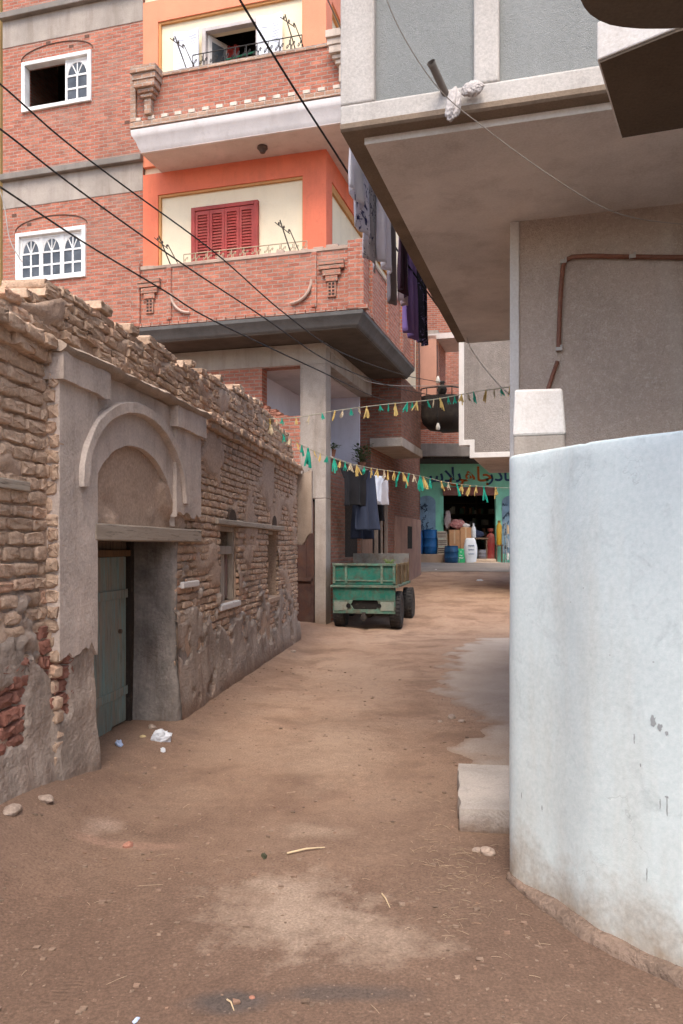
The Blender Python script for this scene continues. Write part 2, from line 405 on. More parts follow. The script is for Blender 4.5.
def m_ground():
    g = G('earth_mat', .95)
    P = g.obj; warp = g.mix(.16, P, g.noise(2.2, 6, .65, col=True))
    big = g.noise(.55, 6, .6); mid = g.noise(1.5, 4, .58, dist=.3); fine = g.noise(75, 8, .7); mf = g.noise(11, 5, .6)
    c = g.ramp(big, [(.3, (.265, .164, .108)), (.5, (.34, .218, .146)), (.7, (.41, .276, .19))])
    c = g.mix(g.math('MULTIPLY', g.step(mid, .46, .70), .42), c, (.37, .262, .188))
    c = g.mix(g.math('MULTIPLY', g.step(mid, .52, .32), .55), c, (.15, .09, .062))
    # darker earth close to the camera, and along the old wall
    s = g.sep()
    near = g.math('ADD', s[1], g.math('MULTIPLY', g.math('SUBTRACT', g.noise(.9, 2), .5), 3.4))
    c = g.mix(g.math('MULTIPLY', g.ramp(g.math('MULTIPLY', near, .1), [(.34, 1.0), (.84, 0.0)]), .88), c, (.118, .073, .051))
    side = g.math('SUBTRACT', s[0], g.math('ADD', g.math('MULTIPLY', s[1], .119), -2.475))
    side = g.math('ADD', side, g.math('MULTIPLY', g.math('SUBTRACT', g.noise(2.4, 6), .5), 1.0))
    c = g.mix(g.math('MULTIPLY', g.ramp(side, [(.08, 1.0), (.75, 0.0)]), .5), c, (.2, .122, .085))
    # pale worn cement showing through the dirt
    def patch(cx, cy, rx, ry, col, amt, edge=.5, wob=1.3):
        nonlocal c
        v = g.map(P, (1 / rx, 1 / ry, 0), (-cx / rx, -cy / ry, 0))
        q = g.n('ShaderNodeVectorMath', operation='LENGTH'); g.put(q.inputs[0], v)
        d = g.math('ADD', q.outputs['Value'], g.math('MULTIPLY', g.math('SUBTRACT', g.noise(3.2, 8, .68), .5), wob))
        c = g.mix(g.math('MULTIPLY', g.ramp(d, [(1 - edge, 1.0), (1.0, 0.0)]), amt), c, col)
    pale = (.32, .238, .178)
    patch(-.27, 3.78, .42, .52, pale, .8, .75, 2.6)
    patch(.12, 3.45, .40, .30, pale, .6, .8, 2.8)
    patch(-.15, 4.75, .30, .16, (.33, .24, .175), .5, .8, 2.2)
    patch(-1.42, 4.72, .13, .16, (.34, .245, .19), .6, .8, 2.2)
    patch(-1.2, 4.5, .35, .07, (.30, .18, .13), .5)
    patch(-.02, 6.9, .6, 1.6, (.36, .255, .18), .5, .7)
    patch(.15, 10.5, .9, 2.6, (.37, .26, .185), .55, .7)
    patch(-.42, 2.98, .22, .10, (.07, .06, .055), .75, .5)
    patch(.02, 3.02, .35, .08, (.075, .062, .055), .65, .6)
    # tyre tread printed in the soft earth
    tv = g.map(P, (1, 1, 1), (1.0, -3.4, 0), (0, 0, .02))
    ts = g.sep(tv); lane = g.math('ABSOLUTE', ts[0])
    lane_m = g.math('MULTIPLY', g.ramp(lane, [(.05, 0.0), (.07, 1.0), (.17, 1.0), (.19, 0.0)]),
                    g.ramp(g.math('ADD', g.math('ABSOLUTE', ts[1]), g.math('MULTIPLY', g.noise(3, 5), .8)), [(.85, 1.0), (1.15, 0.0)]))
    tread = g.math('MULTIPLY', g.math('MULTIPLY', g.wave(13, 3.5, tv, 3, 'Y'), lane_m), g.step(g.noise(5, 5), .42, .6))
    c = g.mix(g.math('MULTIPLY', tread, .28), c, (.11, .068, .048))
    c = g.mix(.48, c, g.ramp(fine, [(.3, .15), (.7, .85)]), 'OVERLAY'); c = g.mix(.16, c, g.ramp(mf, [(.3, .2), (.7, .8)]), 'OVERLAY')
    peb = g.vor(34, g.mix(.1, P, g.noise(9, 3, col=True))); pm = g.math('MULTIPLY', g.step(peb, .24, .12), g.step(g.noise(7, 4), .5, .6))
    c = g.mix(g.math('MULTIPLY', pm, .25), c, (.40, .31, .24))
    h = g.math('ADD', g.math('MULTIPLY', fine, .6), g.math('MULTIPLY', mid, .1))
    h = g.math('ADD', h, g.math('MULTIPLY', pm, .2)); h = g.math('SUBTRACT', h, g.math('MULTIPLY', tread, .3))
    h = g.math('ADD', h, g.math('MULTIPLY', g.noise(110, 5, .7), .25))
    return g.end(c, g.bump(g.math('ADD', h, g.math('MULTIPLY', mf, .8)), .6, .010), .96)
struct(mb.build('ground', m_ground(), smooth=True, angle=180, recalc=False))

# worn concrete apron along the right-hand houses, its edges eaten by dirt
SOFFITSHADE = m_plaster('balcony_shade_mat', (.10, .085, .072), .3, (.03, .025, .02), .4, .3)  # underside shade of the lower balcony put into its colour
EDGE = [(5.2, 1.10), (5.9, .98), (6.3, .80), (6.9, .84), (7.3, 1.22), (7.9, 1.22), (8.6, 1.12), (9.3, .98), (10.2, 1.08), (11, 1.3), (12.3, 1.5), (13.2, 1.75), (14.2, 2.3)]
def apron(x, y):
    m = x - interp(EDGE, y) + .50 * fbm(x * 3.2, y * 2.6, 1.2, 5)
    return (x, y, gz(x, y) - .022 + .034 * sstep(-.35, .5, m) + .006 * fbm(x * 7, y * 7, 2, 3))
mb = MB(); mb.sheet(axis_lines([(.5, 3.2, .04)]), axis_lines([(4.9, 14.6, .05)]), apron)
def m_apron():
    g = G('apron_mat', .95)
    c = g.mix(g.step(g.noise(1.2, 4), .35, .7), (.37, .295, .235), (.46, .38, .31))
    at_ = g.n('ShaderNodeAttribute', attribute_name='dust'); d = g.math('ADD', at_.outputs['Fac'], g.math('MULTIPLY', g.math('SUBTRACT', g.noise(3.5, 4, .65), .5), 1.3))
    c = g.mix(g.math('MULTIPLY', g.step(d, .1, .8), .95), c, (.285, .188, .128))
    f = g.noise(70, 4, .7); c = g.mix(.35, c, g.ramp(f, [(.3, .2), (.7, .8)]), 'OVERLAY')
    return g.end(c, g.bump(g.math('ADD', f, g.math('MULTIPLY', g.noise(8, 4), 1.5)), .6, .010), .95)
ap_ = struct(mb.build('concrete_apron', m_apron(), smooth=True, angle=180, recalc=False))
at_ = ap_.data.attributes.new('dust', 'FLOAT', 'POINT')
for k_, v_ in enumerate(ap_.data.vertices):
    m_ = v_.co.x - interp(EDGE, v_.co.y) + .50 * fbm(v_.co.x * 3.2, v_.co.y * 2.6, 1.2, 5); at_.data[k_].value = 1 - sstep(-.05, .45, m_)
# cross street in front of the shop
mb = MB(); mb.sheet(axis_lines([(-30, 40, .8)]), axis_lines([(27.2, 31.0, .4)]),
                    lambda x, y: (x, y + .25 * fbm(x * .5, y, 2), gz(x, min(y, 30.9)) + .02))
struct(mb.build('road', m_plaster('road_mat', (.27, .225, .19), .2, (.2, .14, .1), .4, .4, 1.0, streak=False), smooth=True, angle=180, recalc=False))

# loose straw, chips and pebbles: nobody could count them
def scatter(name, mat, n, fn, area):
    mb = MB()
    for _ in range(n):
        x, y = area()
        fn(mb, x, y, gz(x, y))
    o = mb.build(name, mat, smooth=False); o['kind'] = 'stuff'; return o
def stone(mb, x, y, z, s=None):
    s = s or min(.016, .0022 + rnd.expovariate(1 / .0034)); b = len(mb.v)
    vs = []
    for k in range(8):
        sx, sy, sz = (k & 1) * 2 - 1, (k >> 1 & 1) * 2 - 1, (k >> 2) * 2 - 1
        q = s * rnd.uniform(.6, 1.1)
        vs.append((x + sx * q, y + sy * q * rnd.uniform(.5, 1), z + sz * q * .45 + s * .15))
    mb.add(vs, [(0,2,3,1),(4,5,7,6),(0,1,5,4),(1,3,7,5),(3,2,6,7),(2,0,4,6)])
def blade(mb, x, y, z):
    a = rnd.uniform(0, math.pi); L = rnd.uniform(.010, .032) * (2.0 if rnd.random() < .05 else 1); w = rnd.uniform(.0005, .0011)
    d = Vector((math.cos(a), math.sin(a), rnd.uniform(-.1, .15))) * L
    mb.tube([(x - d.x, y - d.y, z + .004), (x, y, z + .007), (x + d.x, y + d.y, z + .004 + abs(d.z))], w, 4)
def near_area():
    while True:
        y = 2.4 + 9 * rnd.random() ** 1.9; x = rnd.uniform(-2.2, 1.6)
        if x > left_face_x(y) + .12: return x, y
def right_corner():
    return rnd.gauss(.62, .16), rnd.gauss(4.25, .45)
def wall_foot():
    y = rnd.uniform(4.6, 12); return left_face_x(y) + abs(rnd.gauss(.08, .14)) , y
scatter('loose_pebbles', m_mud('pebble_mat', (.21, .145, .104), .5, False), 2300, stone, near_area)
scatter('loose_pebbles', m_mud('clod_mat', (.26, .17, .115), .4, False), 260, stone, wall_foot)
scatter('loose_straw', m_mud('straw_mat', (.34, .25, .165), .4, False), 190, blade, right_corner)
scatter('loose_straw', m_mud('straw_mat2', (.38, .28, .19), .4, False), 160, blade, near_area)
# ------------------------------------------------------------------ old mud-brick house (left); local x runs along its street face, y goes into it
HROT = math.atan2(1.0, .119)
house = thing('mud_brick_house', 'low crumbling mud brick house with an arched plaster doorway', 'house', (-1.523, 8.0, 0), HROT)
hb = Matrix.Translation((-1.523, 8.0, 0)) @ Matrix.Rotation(HROT, 4, 'Z')
def hgz(x):                      # ground height along the street face
    p = hb @ Vector((x, -.05, 0)); return gz0(p.x, p.y)
XL, XR = -8.0, 6.25
REC = .025                        # the near stretch of wall stands back
DOOR = (-2.32, -.46, -1, 1.74)
WIN = [(1.12, 1.95, 1.03, 1.93), (3.74, 4.48, .93, 1.93)]
NICHE = [(1.42, 1.78, 1.98, 2.1), (3.98, 4.26, 2.0, 2.12)]
def yface(x): return REC if x < -2.92 else 0.0
def top_z(x): return -.04 * (x < -2.2) + interp([(-8, 3.27), (-3.3, 3.27), (-2.55, 3.5), (-2.0, 3.52), (-1, 3.52), (0, 3.62), (1, 3.66), (2.2, 3.76), (3.4, 3.78), (4.6, 3.7), (5.6, 3.66), (6.3, 3.5)], x) + .07 * fbm(x * 1.7, 4.4, 0, 3) + .015 * math.sin(x * 9)

def lump(mb, x0, x1, y0, y1, z0, z1, rough=.006, tilt=0.0, r=rnd):
    cx, cz = (x0 + x1) / 2, (z0 + z1) / 2; hx, hz = (x1 - x0) / 2, (z1 - z0) / 2
    n = 14; e = r.uniform(.26, .46); ct, st = math.cos(tilt), math.sin(tilt)
    jx = [r.uniform(-rough, rough) for _ in range(n)]; jz = [r.uniform(-rough, rough) for _ in range(n)]
    ins = min(hx, hz); vs = []; kk = [r.uniform(.5, 1.9) if r.random() < .75 else r.uniform(1.8, 3.2) for _ in range(n)]
    for lay, (y, k) in enumerate(((y1, 0.0), (y0 + .22 * ins, 0.0), (y0 + .04 * ins, .13 * ins), (y0, .36 * ins))):
        for i in range(n):
            a = 2 * math.pi * (i + .5) / n; c, s_ = math.cos(a), math.sin(a)
            q = k * kk[i]
            px = math.copysign(abs(c) ** e, c) * (hx - q) + jx[i]; pz = math.copysign(abs(s_) ** e, s_) * (hz - q) + jz[i]
            yy = y + (r.uniform(-rough, rough) if lay else 0)
            vs.append((cx + px * ct - pz * st, yy, cz + px * st + pz * ct))
    fs = [(l*n+i, l*n+(i+1)%n, (l+1)*n+(i+1)%n, (l+1)*n+i) for l in range(3) for i in range(n)]
    vs.append((cx + r.uniform(-.3, .3) * hx, y0 - .03 * ins + r.uniform(-rough, rough), cz))
    fs += [(3*n+i, 3*n+(i+1)%n, 4*n) for i in range(n)]
    mb.add(vs, fs)

def courses(mb, x0, x1, z0f, z1f, ch, ln, yf, openings=(), prot=.012, rough=.006, gap=.014, miss=.02, depth=.14, skip=None, ragged=0):
    z = min(z0f(x0), z0f(x1)); zmax = max(z1f(x0 + (x1 - x0) * i / 20) for i in range(21)); row = 0
    while z < zmax:
        h = ch * rnd.uniform(.88, 1.12)
        x = x0 - rnd.uniform(0, ln) * .5
        while x < x1:
            L = ln * rnd.uniform(.62, 1.3); a, b = max(x, x0), min(x + L, x1); x += L
            if b - a < .05: continue
            c = (a + b) / 2; zz = z + .018 * fbm(c * .9, z * 2, 5, 2)
            if zz + h * .5 < z0f(c) or zz + h * .6 > z1f(c) + (rnd.uniform(-ragged, ragged) if ragged else 0): continue
            if rnd.random() < miss: continue
            cut = [o for o in openings if o[2] < zz + h * .5 < o[3] and o[0] < b and o[1] > a]
            segs = [(a, b)]
            for o in cut:
                segs = [q for s0, s1 in segs for q in ((s0, min(s1, o[0])), (max(s0, o[1]), s1)) if q[1] - q[0] > .04]
            for s0, s1 in segs:
                if skip and skip((s0 + s1) / 2, zz + h / 2): continue
                y = yf(c) - prot * rnd.uniform(-.6, 1.3) + .012 * fbm(c * 1.3, z * 1.3, 9, 2)
                lump(mb, s0 + gap / 2, s1 - gap / 2, y, y + depth, zz + gap / 2, zz + h - gap / 2, rough, rnd.gauss(0, .012))
        z += h; row += 1

RED = [(-2.91, -2.74, .60, 1.04), (-3.95, -3.26, .52, .86)]
ops = [DOOR] + WIN
# wall core and the rest of the building
mb = MB()
CORE_OPS = [DOOR] + WIN
wall_boxes(mb, XL, XR, -.3, 3.02, .16, .50, CORE_OPS)
mb.box(XL, XR, 4.6, 5.0, -.3, 3.02); mb.box(XL, XL + .4, .5, 4.6, -.3, 3.02); mb.box(XR - .4, XR, .5, 4.6, -.3, 3.02)
wall_boxes(mb, XL, XR - .02, 3.02, 3.3, .25, .55, [])
core = mb.build('wall', MUDBACK, house)
mb = MB(); mb.box(XL + .02, XR - .02, .27, 4.98, 2.9, 3.05); mb.build('roof', m_mud('flat_mud_roof_mat', (.30, .215, .15), .1), house)
mb = MB(); mb.box(XL + .5, XR - .5, 2.2, 2.25, -.2, 2.9); mb.build('unlit_backdrop', m_dark('unlit_room_mat', (.05, .04, .032)), house)  # near-black sheet stands for the unlit rooms

# mortar sheet that swells over the bricks in places
xs = sorted(set([round(v, 4) for v in axis_lines([(XL, -5.2, .2), (-5.2, XR, .04)])] + [q for o in ops for q in o[:2]]))
zs = sorted(set([round(v, 4) for v in axis_lines([(-.15, 3.06, .04)])] + [1.74, 1.03, 1.93, .93]))
def in_op(x, z): return any(o[0] < x < o[1] and o[2] < z < o[3] for o in ops)
def mortar(x, z):
    sm = sstep(.02, .2, fbm(x * 1.25, z * 1.6, 2.2, 4) - .02 + .10 * sstep(1.9, 2.6, z) * (x > .5))
    y = yface(x) + .032 - .050 * sm + .010 * fbm(x * 7, z * 7, 1, 3)
    return (x, y, z)
mb = MB(); mb.sheet(xs, zs, mortar, in_op); mb.build('mud_mortar', MUDBACK, house, smooth=True, angle=180, recalc=False)
# reveal strips from the sheet to the core round every window
mb = MB()
for a, b, z0, z1 in WIN:
    mb.box(a - .14, a, .03, .17, z0 - .1, z1 + .1); mb.box(b, b + .14, .03, .17, z0 - .1, z1 + .1); mb.box(a, b, .03, .17, z0 - .12, z0)
split_build(mb, 'window_reveal', MUDBACK, house)

def portal_zone(x, z): return any(a - .10 < x < b + .06 and c - .02 < z < d + .06 for a, b, c, d in RED) or -2.88 < x < -.40 and z > 1.72 or -2.88 < x < -2.32 and not (z < 1.1 and x < -2.7) or (-.55 < x < .22 and 2.02 < z)
mb = MB()
courses(mb, XL, -2.90, lambda x: -.05, lambda x: 2.98, .090, .235, yface, ops, .009, .0065, .016, skip=portal_zone)
courses(mb, -2.92, XR, lambda x: -.05, lambda x: 3.0, .082, .205, yface, ops, .009, .006, .015, skip=portal_zone, miss=.014)
b0 = len(mb.v); rt = MB()      # bricks of the return beside the portal
courses(rt, -.05, .16, lambda x: -.05, lambda x: 2.95, .098, .21, lambda y: 0, (), .014, .008, .012, 0, .08)
mb.add([(-2.915 + y, .105 - x, z) for x, y, z in rt.v], rt.f)
mb.build('brickwork', MUD, house, smooth=True, angle=52)
# ledge of bricks under the parapet
for xa, xb in ((XL, -2.96), (.42, XR)):
    mb = MB()
    for zz, out in ((2.99, .055), (3.065, .10)):
        x = xa; dz = -.085 if xa == XL else .02
        while x < xb:
            L = min(rnd.uniform(.16, .30), xb - x + .02)
            y = yface(x) - out + rnd.uniform(-.016, .016); z = zz + dz + .022 * fbm(x * .8, 3, 3, 3)
            lump(mb, x, x + L - .008, y, y + .3, z - .038, z + .042, .008, rnd.gauss(0, .02)); x += L
    mb.build('brick_ledge', MUD, house, smooth=True, angle=52)
# set-back parapet of loose bricks, ragged along the top
mb = MB()
courses(mb, XL, -2.5, lambda x: 3.10, top_z, .080, .23, lambda x: .11, (), .016, .009, .010, .02, .3, ragged=.03)
mb.build('parapet', MUD, house, smooth=True, angle=52); mb = MB()
courses(mb, -2.55, XR, lambda x: 3.12, top_z, .076, .20, lambda x: .09, (), .016, .009, .010, .025, .3, ragged=.035)
x = XL
while x < XR:
    L = rnd.uniform(.14, .27); z = top_z(x + L / 2) - rnd.uniform(.03, .06)
    if rnd.random() < .5: lump(mb, x, x + L * .95, .07 + rnd.uniform(-.02, .05), .40, z - .045, z + rnd.uniform(.01, .03), .009, rnd.gauss(0, .05))
    x += L
mb.build('parapet', MUD, house, smooth=True, angle=52)
mb = MB()
mb.sheet(axis_lines([(XL, XR, .06)]), axis_lines([(0, 1, .1)]), lambda x, t: (x, .12 + .03 * fbm(x * 6, t * 4, 2, 3) - .04 * sstep(.0, .2, fbm(x * 1.6, t * 2, 8, 3)) + (.25 if t > .99 else 0), lerp(3.05, top_z(x) - .07, t)))
mb.sheet(axis_lines([(XL, XR, .1)]), [0, .5, 1], lambda x, t: (x, .2 + .3 * t, top_z(x) - .07 - (.5 if t == 1 else 0)))
mb.build('parapet_mortar', MUDBACK, house, smooth=True, angle=180, recalc=False)

# cement skirting: a sheet that dips behind the bricks where it has fallen off
def skirt_h(x):
    if x < -2.74: return 1.12 + .10 * math.sin(x * 5)
    if x < -2.1: return 1.3
    if x < .35: return .95
    return interp([(.35, .72), (1.0, .95), (1.6, .85), (2.4, .72), (3.2, .7), (4, .62), (5, .7), (6.3, .62)], x)
def skirt(x, z):
    k_ = 1.5 if x < -2.2 else 1.0
    m = (skirt_h(x) - z) * k_ + (1.15 if x < -2.2 else 1.7) * fbm(x * 2.3, z * 2.9, 6.1, 5) + .55 * fbm(x * 6, z * 9, 2.1, 4)
    for a, b, c, d in RED:
        if a - .3 < x < b + .3:
            q = max(abs(x - (a + b) / 2) / ((b - a) / 2), abs(z - (c + d) / 2) / ((d - c) / 2)) + .35 * fbm(x * 9, z * 9, 3, 3)
            m = min(m, (q - 1) * 1.0)
    y = yface(x) + .03 - .060 * sstep(-.12, .14, m) - .035 * sstep(.55, .1, z) + .022 * fbm(x * 3, z * 3, 4, 5)
    if x < -2.2: y -= .015 * sstep(.85, .6, z + .1 * fbm(x * 3, 1, 1))
    return (x, y, z)
zsk = axis_lines([(-.2, 1.6, .025)])
xsk = sorted(set([round(v, 4) for v in axis_lines([(XL, -5.2, .2), (-5.2, -2.93, .03), (-2.91, -2.32, .028)])] + [-2.93, -2.91]))
mb = MB(); mb.sheet(xsk, zsk, skirt)
mb.sheet(sorted(set(axis_lines([(-.46, XR, .035)]) + [1.12, 1.95, 3.74, 4.48])), zsk, skirt, in_op)
mb.build('cement_skirting', CEMENT, house, smooth=True, angle=180, recalc=False)
for a, b, c, d in RED:
    mb = MB()
    courses(mb, a - .12, b + .1, lambda x: c - .1, lambda x: d + .14, .085, .19, lambda x: yface(x) - .012, (), .016, .009, .008, 0, .14)
    mb.build('fired_brick_patch', REDLUMP, house, smooth=True, angle=52)['label'] = 'dark red fired bricks laid bare where the cement fell off'

# ---- plaster portal
arch_cx = -1.46
def ell(a, rx, rz, cz): return (arch_cx + rx * math.cos(a), cz + rz * math.sin(a))
def wob(p, k=.006): return (p[0] + k * fbm(p[0]*6, p[2]*6, 1), p[1] + k * fbm(p[0]*5, p[2]*5, 4), p[2] + k * fbm(p[0]*6, p[2]*6, 8))
mb = MB()                                             # left and right pilasters
def slab(x0, x1, z0, z1, y0, y1, ragged_bottom=0.0, st=.05):
    xsn, zsn = axis_lines([(x0, x1, st)]), axis_lines([(0, 1, st / max(.1, z1 - z0))])
    def fn(x, t):
        zb = z0 + ragged_bottom * 1.4 * fbm(x * 5.5, 2, 2, 4)
        return (x, y0 + .008 * fbm(x * 4, t * 6, 3, 3), lerp(zb, z1, t))
    b = len(mb.v); mb.sheet(xsn, zsn, fn)
    n, m = len(xsn), len(zsn)
    loop = [b + i for i in range(n)] + [b + j * n + n - 1 for j in range(1, m)] + [b + (m-1)*n + i for i in range(n-2, -1, -1)] + [b + j * n for j in range(m-2, 0, -1)]
    bb = len(mb.v); mb.v += [(mb.v[i][0], y1, mb.v[i][2]) for i in loop]
    k = len(loop); mb.f += [(loop[i], loop[(i+1) % k], bb + (i+1) % k, bb + i) for i in range(k)]
slab(-2.90, -2.32, .98, 2.79, -.055, .14, .16)
slab(-.58, .20, 2.0, 2.82, -.055, .14, .12)
split_build(mb, 'pilaster', PORTAL, house, smooth=True, angle=35)
mb = MB()                                             # spandrel with the sunken tympanum
N = 56; rx0, rz0, cz0 = .93, .63, 1.885
def outer(a):
    c, s_ = math.cos(a), math.sin(a); x0, x1, zt = -2.36, -.54, 2.98
    t = 9.0
    if c > 1e-6: t = min(t, (x1 - arch_cx) / c)
    if c < -1e-6: t = min(t, (x0 - arch_cx) / c)
    if s_ > 1e-6: t = min(t, (zt - cz0) / s_)
    return (arch_cx + t * c, cz0 + t * s_)
angs = sorted([math.pi * i / N for i in range(N + 1)] + [math.atan2(2.98 - cz0, -2.36 - arch_cx), math.atan2(2.98 - cz0, -.54 - arch_cx)])
rows = 9
def sp(a, t):
    i = ell(a, rx0, rz0, cz0); o = outer(a); o = (o[0], max(o[1], i[1] + 0.0)) if t < 1 else o
    return wob((lerp(i[0], o[0], t), -.022, lerp(i[1], o[1], t)))
mb.sheet(angs, [i / rows for i in range(rows + 1)], sp)
mb.sheet(angs, [0, .5, 1], lambda a, t: wob((*[ell(a, rx0, rz0, cz0)[0]], lerp(-.022, .085, t), ell(a, rx0, rz0, cz0)[1])))
mb.build('spandrel', PORTAL, house, smooth=True, angle=35, recalc=False)
mb = MB(); mb.sheet(angs, [i / 10 for i in range(11)], lambda a, t: wob((lerp(arch_cx, ell(a, rx0+.01, rz0+.01, cz0)[0], t), .07, lerp(cz0, ell(a, rx0+.01, rz0+.01, cz0)[1], t)), .014))
mb.build('tympanum', m_plaster('tympanum_plaster_mat', (.46, .375, .32), .3, (.22, .17, .145), .7, .45, 1.6), house, smooth=True, angle=180, recalc=False)
mb = MB()                                             # raised arch moulding
prof = [(.0, .01), (.0, -.05), (.010, -.066), (.088, -.066), (.10, -.05), (.10, .01)]
arc = [-.02 + (math.pi + .04) * i / 48 for i in range(49)]
def ring(a, k):
    d, y = prof[int(k)]
    rx, rz = 1.065 + d, .645 + d * .95; px = ell(a, rx, rz, 2.12); return wob((px[0], y - .022, px[1]), .012)
mb.sheet(arc, list(range(len(prof))), ring)
for a in (arc[0], arc[-1]):
    b = mb.add([ring(a, k) for k in range(len(prof))], [tuple(range(len(prof)))])
mb.build('arch_moulding', PORTAL, house, smooth=True, angle=40, recalc=False)
mb = MB()                                             # capitals
for x0, x1, z0, z1 in ((-2.93, -2.18, 2.77, 2.96), (-.66, .26, 2.81, 3.03)):
    slab(x0, x1, z0, z1, -.095, .14, .02, .04)
split_build(mb, 'capital', PORTAL, house, smooth=True, angle=35)
mb = MB()                                             # coping lip across the portal
xsn = axis_lines([(-2.95, .34, .04)])
lip = [(.14, -.03), (-.09, -.03), (-.125, -.005), (-.13, .015), (-.09, .04), (.02, .075), (.14, .075)]
mb.sheet(xsn, list(range(len(lip))), lambda x, k: wob((x, lip[int(k)][0] + .03 * fbm(x * 3, 1, 1, 3), lip[int(k)][1] + lerp(2.97, 3.05, (x + 3.0) / 3.36) + .03 * fbm(x * 1.6, 6, 2, 3)), .014))
for x in (xsn[0], xsn[-1]): mb.add([(x, y, z + (2.97 if x < 0 else 3.05)) for y, z in lip], [tuple(range(len(lip)))])
mb.build('coping', m_plaster('coping_mat', (.40, .31, .24), .3, (.2, .14, .1), .6, .7), house, smooth=True, angle=50, recalc=False)
mb = MB(); mb.box(-2.36, .20, -.06, .44, 1.74, 1.865)
mb.build('lintel', GREYWOOD, house, bevel=.012)
mb = MB(); mb.box(-2.32, -.46, .10, .16, 1.86, 2.9); mb.build('infill', MUDBACK, house)
# right jamb and threshold of the doorway
mb = MB()
def jamb(u, z):           # u runs from the door (0) round the corner on to the street face
    L = .46; bul = .03 * fbm(u * 3, z * 3, 2, 3) + .04 * sstep(.7, .1, z)
    rr = .06
    if u < L - rr: x, y = -.46 - .012 - bul, .46 - u
    elif u < L + rr:
        a = (u - (L - rr)) / (2 * rr) * math.pi / 2
        x, y = -.46 + rr - rr * math.cos(a) - bul * math.cos(a) - .012, rr - rr * math.sin(a) - .01 - bul * math.sin(a)
    else:
        e = (.34 + .12 * fbm(z * 2.5, 4, 4, 3)) * sstep(1.1, .85, z + .2 * fbm(u * 3, z * 3, 1, 2)) + .05
        x, y = -.46 + (u - L), -.012 - bul + .075 * sstep(e - .06, e + .05, u - L)
    return (x, y, z)
mb.sheet(axis_lines([(0, .40, .04), (.40, .52, .015), (.52, .96, .03)]), axis_lines([(-.2, 1.74, .035)]), jamb)
mb.build('door_jamb', JAMB, house, smooth=True, angle=180, recalc=False)
mb = MB(); mb.box(-2.46, -2.32, .0, .5, -.2, 1.74); mb.build('door_jamb', CEMENT, house, bevel=.02)
# plank door
dr = MB()
x = -2.28; k = 0
for w in (.16, .17, .16, .19, .15, .18, .16, .17, .18, .15, .14):
    dz = rnd.uniform(-.02, .02); dr.box(x + .003, x + w - .003, .42 + rnd.uniform(-.004, .004), .45, .06 + dz, 1.60)
    x += w
    if x > -.62: break
door = dr.build('door', TEAL, house, bevel=.004)
mb = MB(); mb.box(-2.32, -2.275, .38, .46, -.05, 1.74); mb.box(-2.275, -.53, .40, .46, 1.605, 1.665)
mb.build('door_frame', BROWNWOOD, house, bevel=.005)
mb = MB(); mb.box(-.56, -.46, .40, .46, .0, 1.74); mb.build('door_frame', m_dark('door_slit_mat', (.035, .026, .02)), house)  # dark strip stands for the shaded slit beside the door
mb = MB(); mb.box(-2.27, -.53, .44, .47, 1.665, 1.74); mb.build('dark_door_gap', DKWOOD, house)  # dark strip fills in for the shaded gap above the door
mb = MB(); mb.box(-2.14, -.60, .408, .42, .32, .40); mb.box(-2.14, -.60, .408, .42, 1.22, 1.30); split_build(mb, 'door_rail', TEAL, door, bevel=.004)
mb = MB(); mb.lathe([(.02, .395), (.02, .425)], 12, (-.78, 0, .92), 'y'); mb.build('door_latch', m_plain('latch_iron_mat', (.09, .06, .045), .6), door)

# windows
for i, (a, b, z0, z1) in enumerate(WIN):
    f = MB(); t = .055; y0, y1 = .05, .13
    if i == 0:
        f.box(a, a + t, y0, y1, z0, z1); f.box(b - t, b, y0, y1, z0, z1); f.box(a + t, b - t, y0, y1, z1 - t, z1); f.box(a + t, b - t, y0 + .01, y1, 1.60, 1.70)
    else:
        f.box(a, a + t, y0 + .02, y1 + .02, z0, z1); f.box(a + t, b, y0 + .03, y1, z1 - t, z1)
    w = f.build('window', GREYWOODV, house, bevel=.006)
    mb = MB(); mb.box(a - .04, b + .03, -.035, .14, z0 - .075, z0 - .004)
    mb.build('sill', WHITETRIM if i == 0 else MUDBACK, w, bevel=.012)
    if i == 0:
        mb = MB()
        for xx in (a + .17, a + .30): mb.tube([(xx, .11, z0), (xx, .11, 1.60)], .012, 8)
        mb.box(a + .42, a + .56, .10, .12, z0 + .01, 1.60)
        mb.build('bar', GREYWOODV, w)
        mb = MB(); mb.box(b - .155, b - t - .003, .12, .15, z0 + .03, 1.59); mb.build('shutter_leaf', m_wood('pink_leaf_mat', (.33, .16, .14), (.3, .22, .18), .4), w)
    mb = MB(); mb.box(a, b, .30, .33, z0, z1); mb.build('unlit_panel', m_dark('window_dark_mat', (.03, .022, .017)), w)  # near-black panel stands for the unlit room behind the window
mb = MB(); mb.box(.90, 4.75, -.045, .16, 1.945, 2.01); mb.build('window_lintel', GREYWOOD, house, bevel=.012)
for a, b, z0, z1 in NICHE:
    mb = MB(); m = 12
    pts = [(a + (b - a) * .5 + (b - a) * .5 * math.cos(math.pi * k / m), z0 + .05 + .11 * math.sin(math.pi * k / m)) for k in range(m + 1)]
    mb.prism([(b, z0 + .0)] + pts + [(a, z0 + .0)], -.026, .05, 'xz')
    mb.build('vent_niche', m_dark('niche_dark_mat', (.07, .045, .032)), house)  # niche drawn as a dark arched plate
# timber tie let into the near wall and a pale stone in the jamb
mb = MB(); mb.box(-4.4, -3.18, REC - .035, REC + .1, 2.03, 2.09); mb.build('timber_tie', GREYWOOD, house, bevel=.008)
mb = MB(); mb.box(-.30, .22, -.035, .1, 1.285, 1.35); mb.build('pale_stone', WHITETRIM, house, bevel=.012)
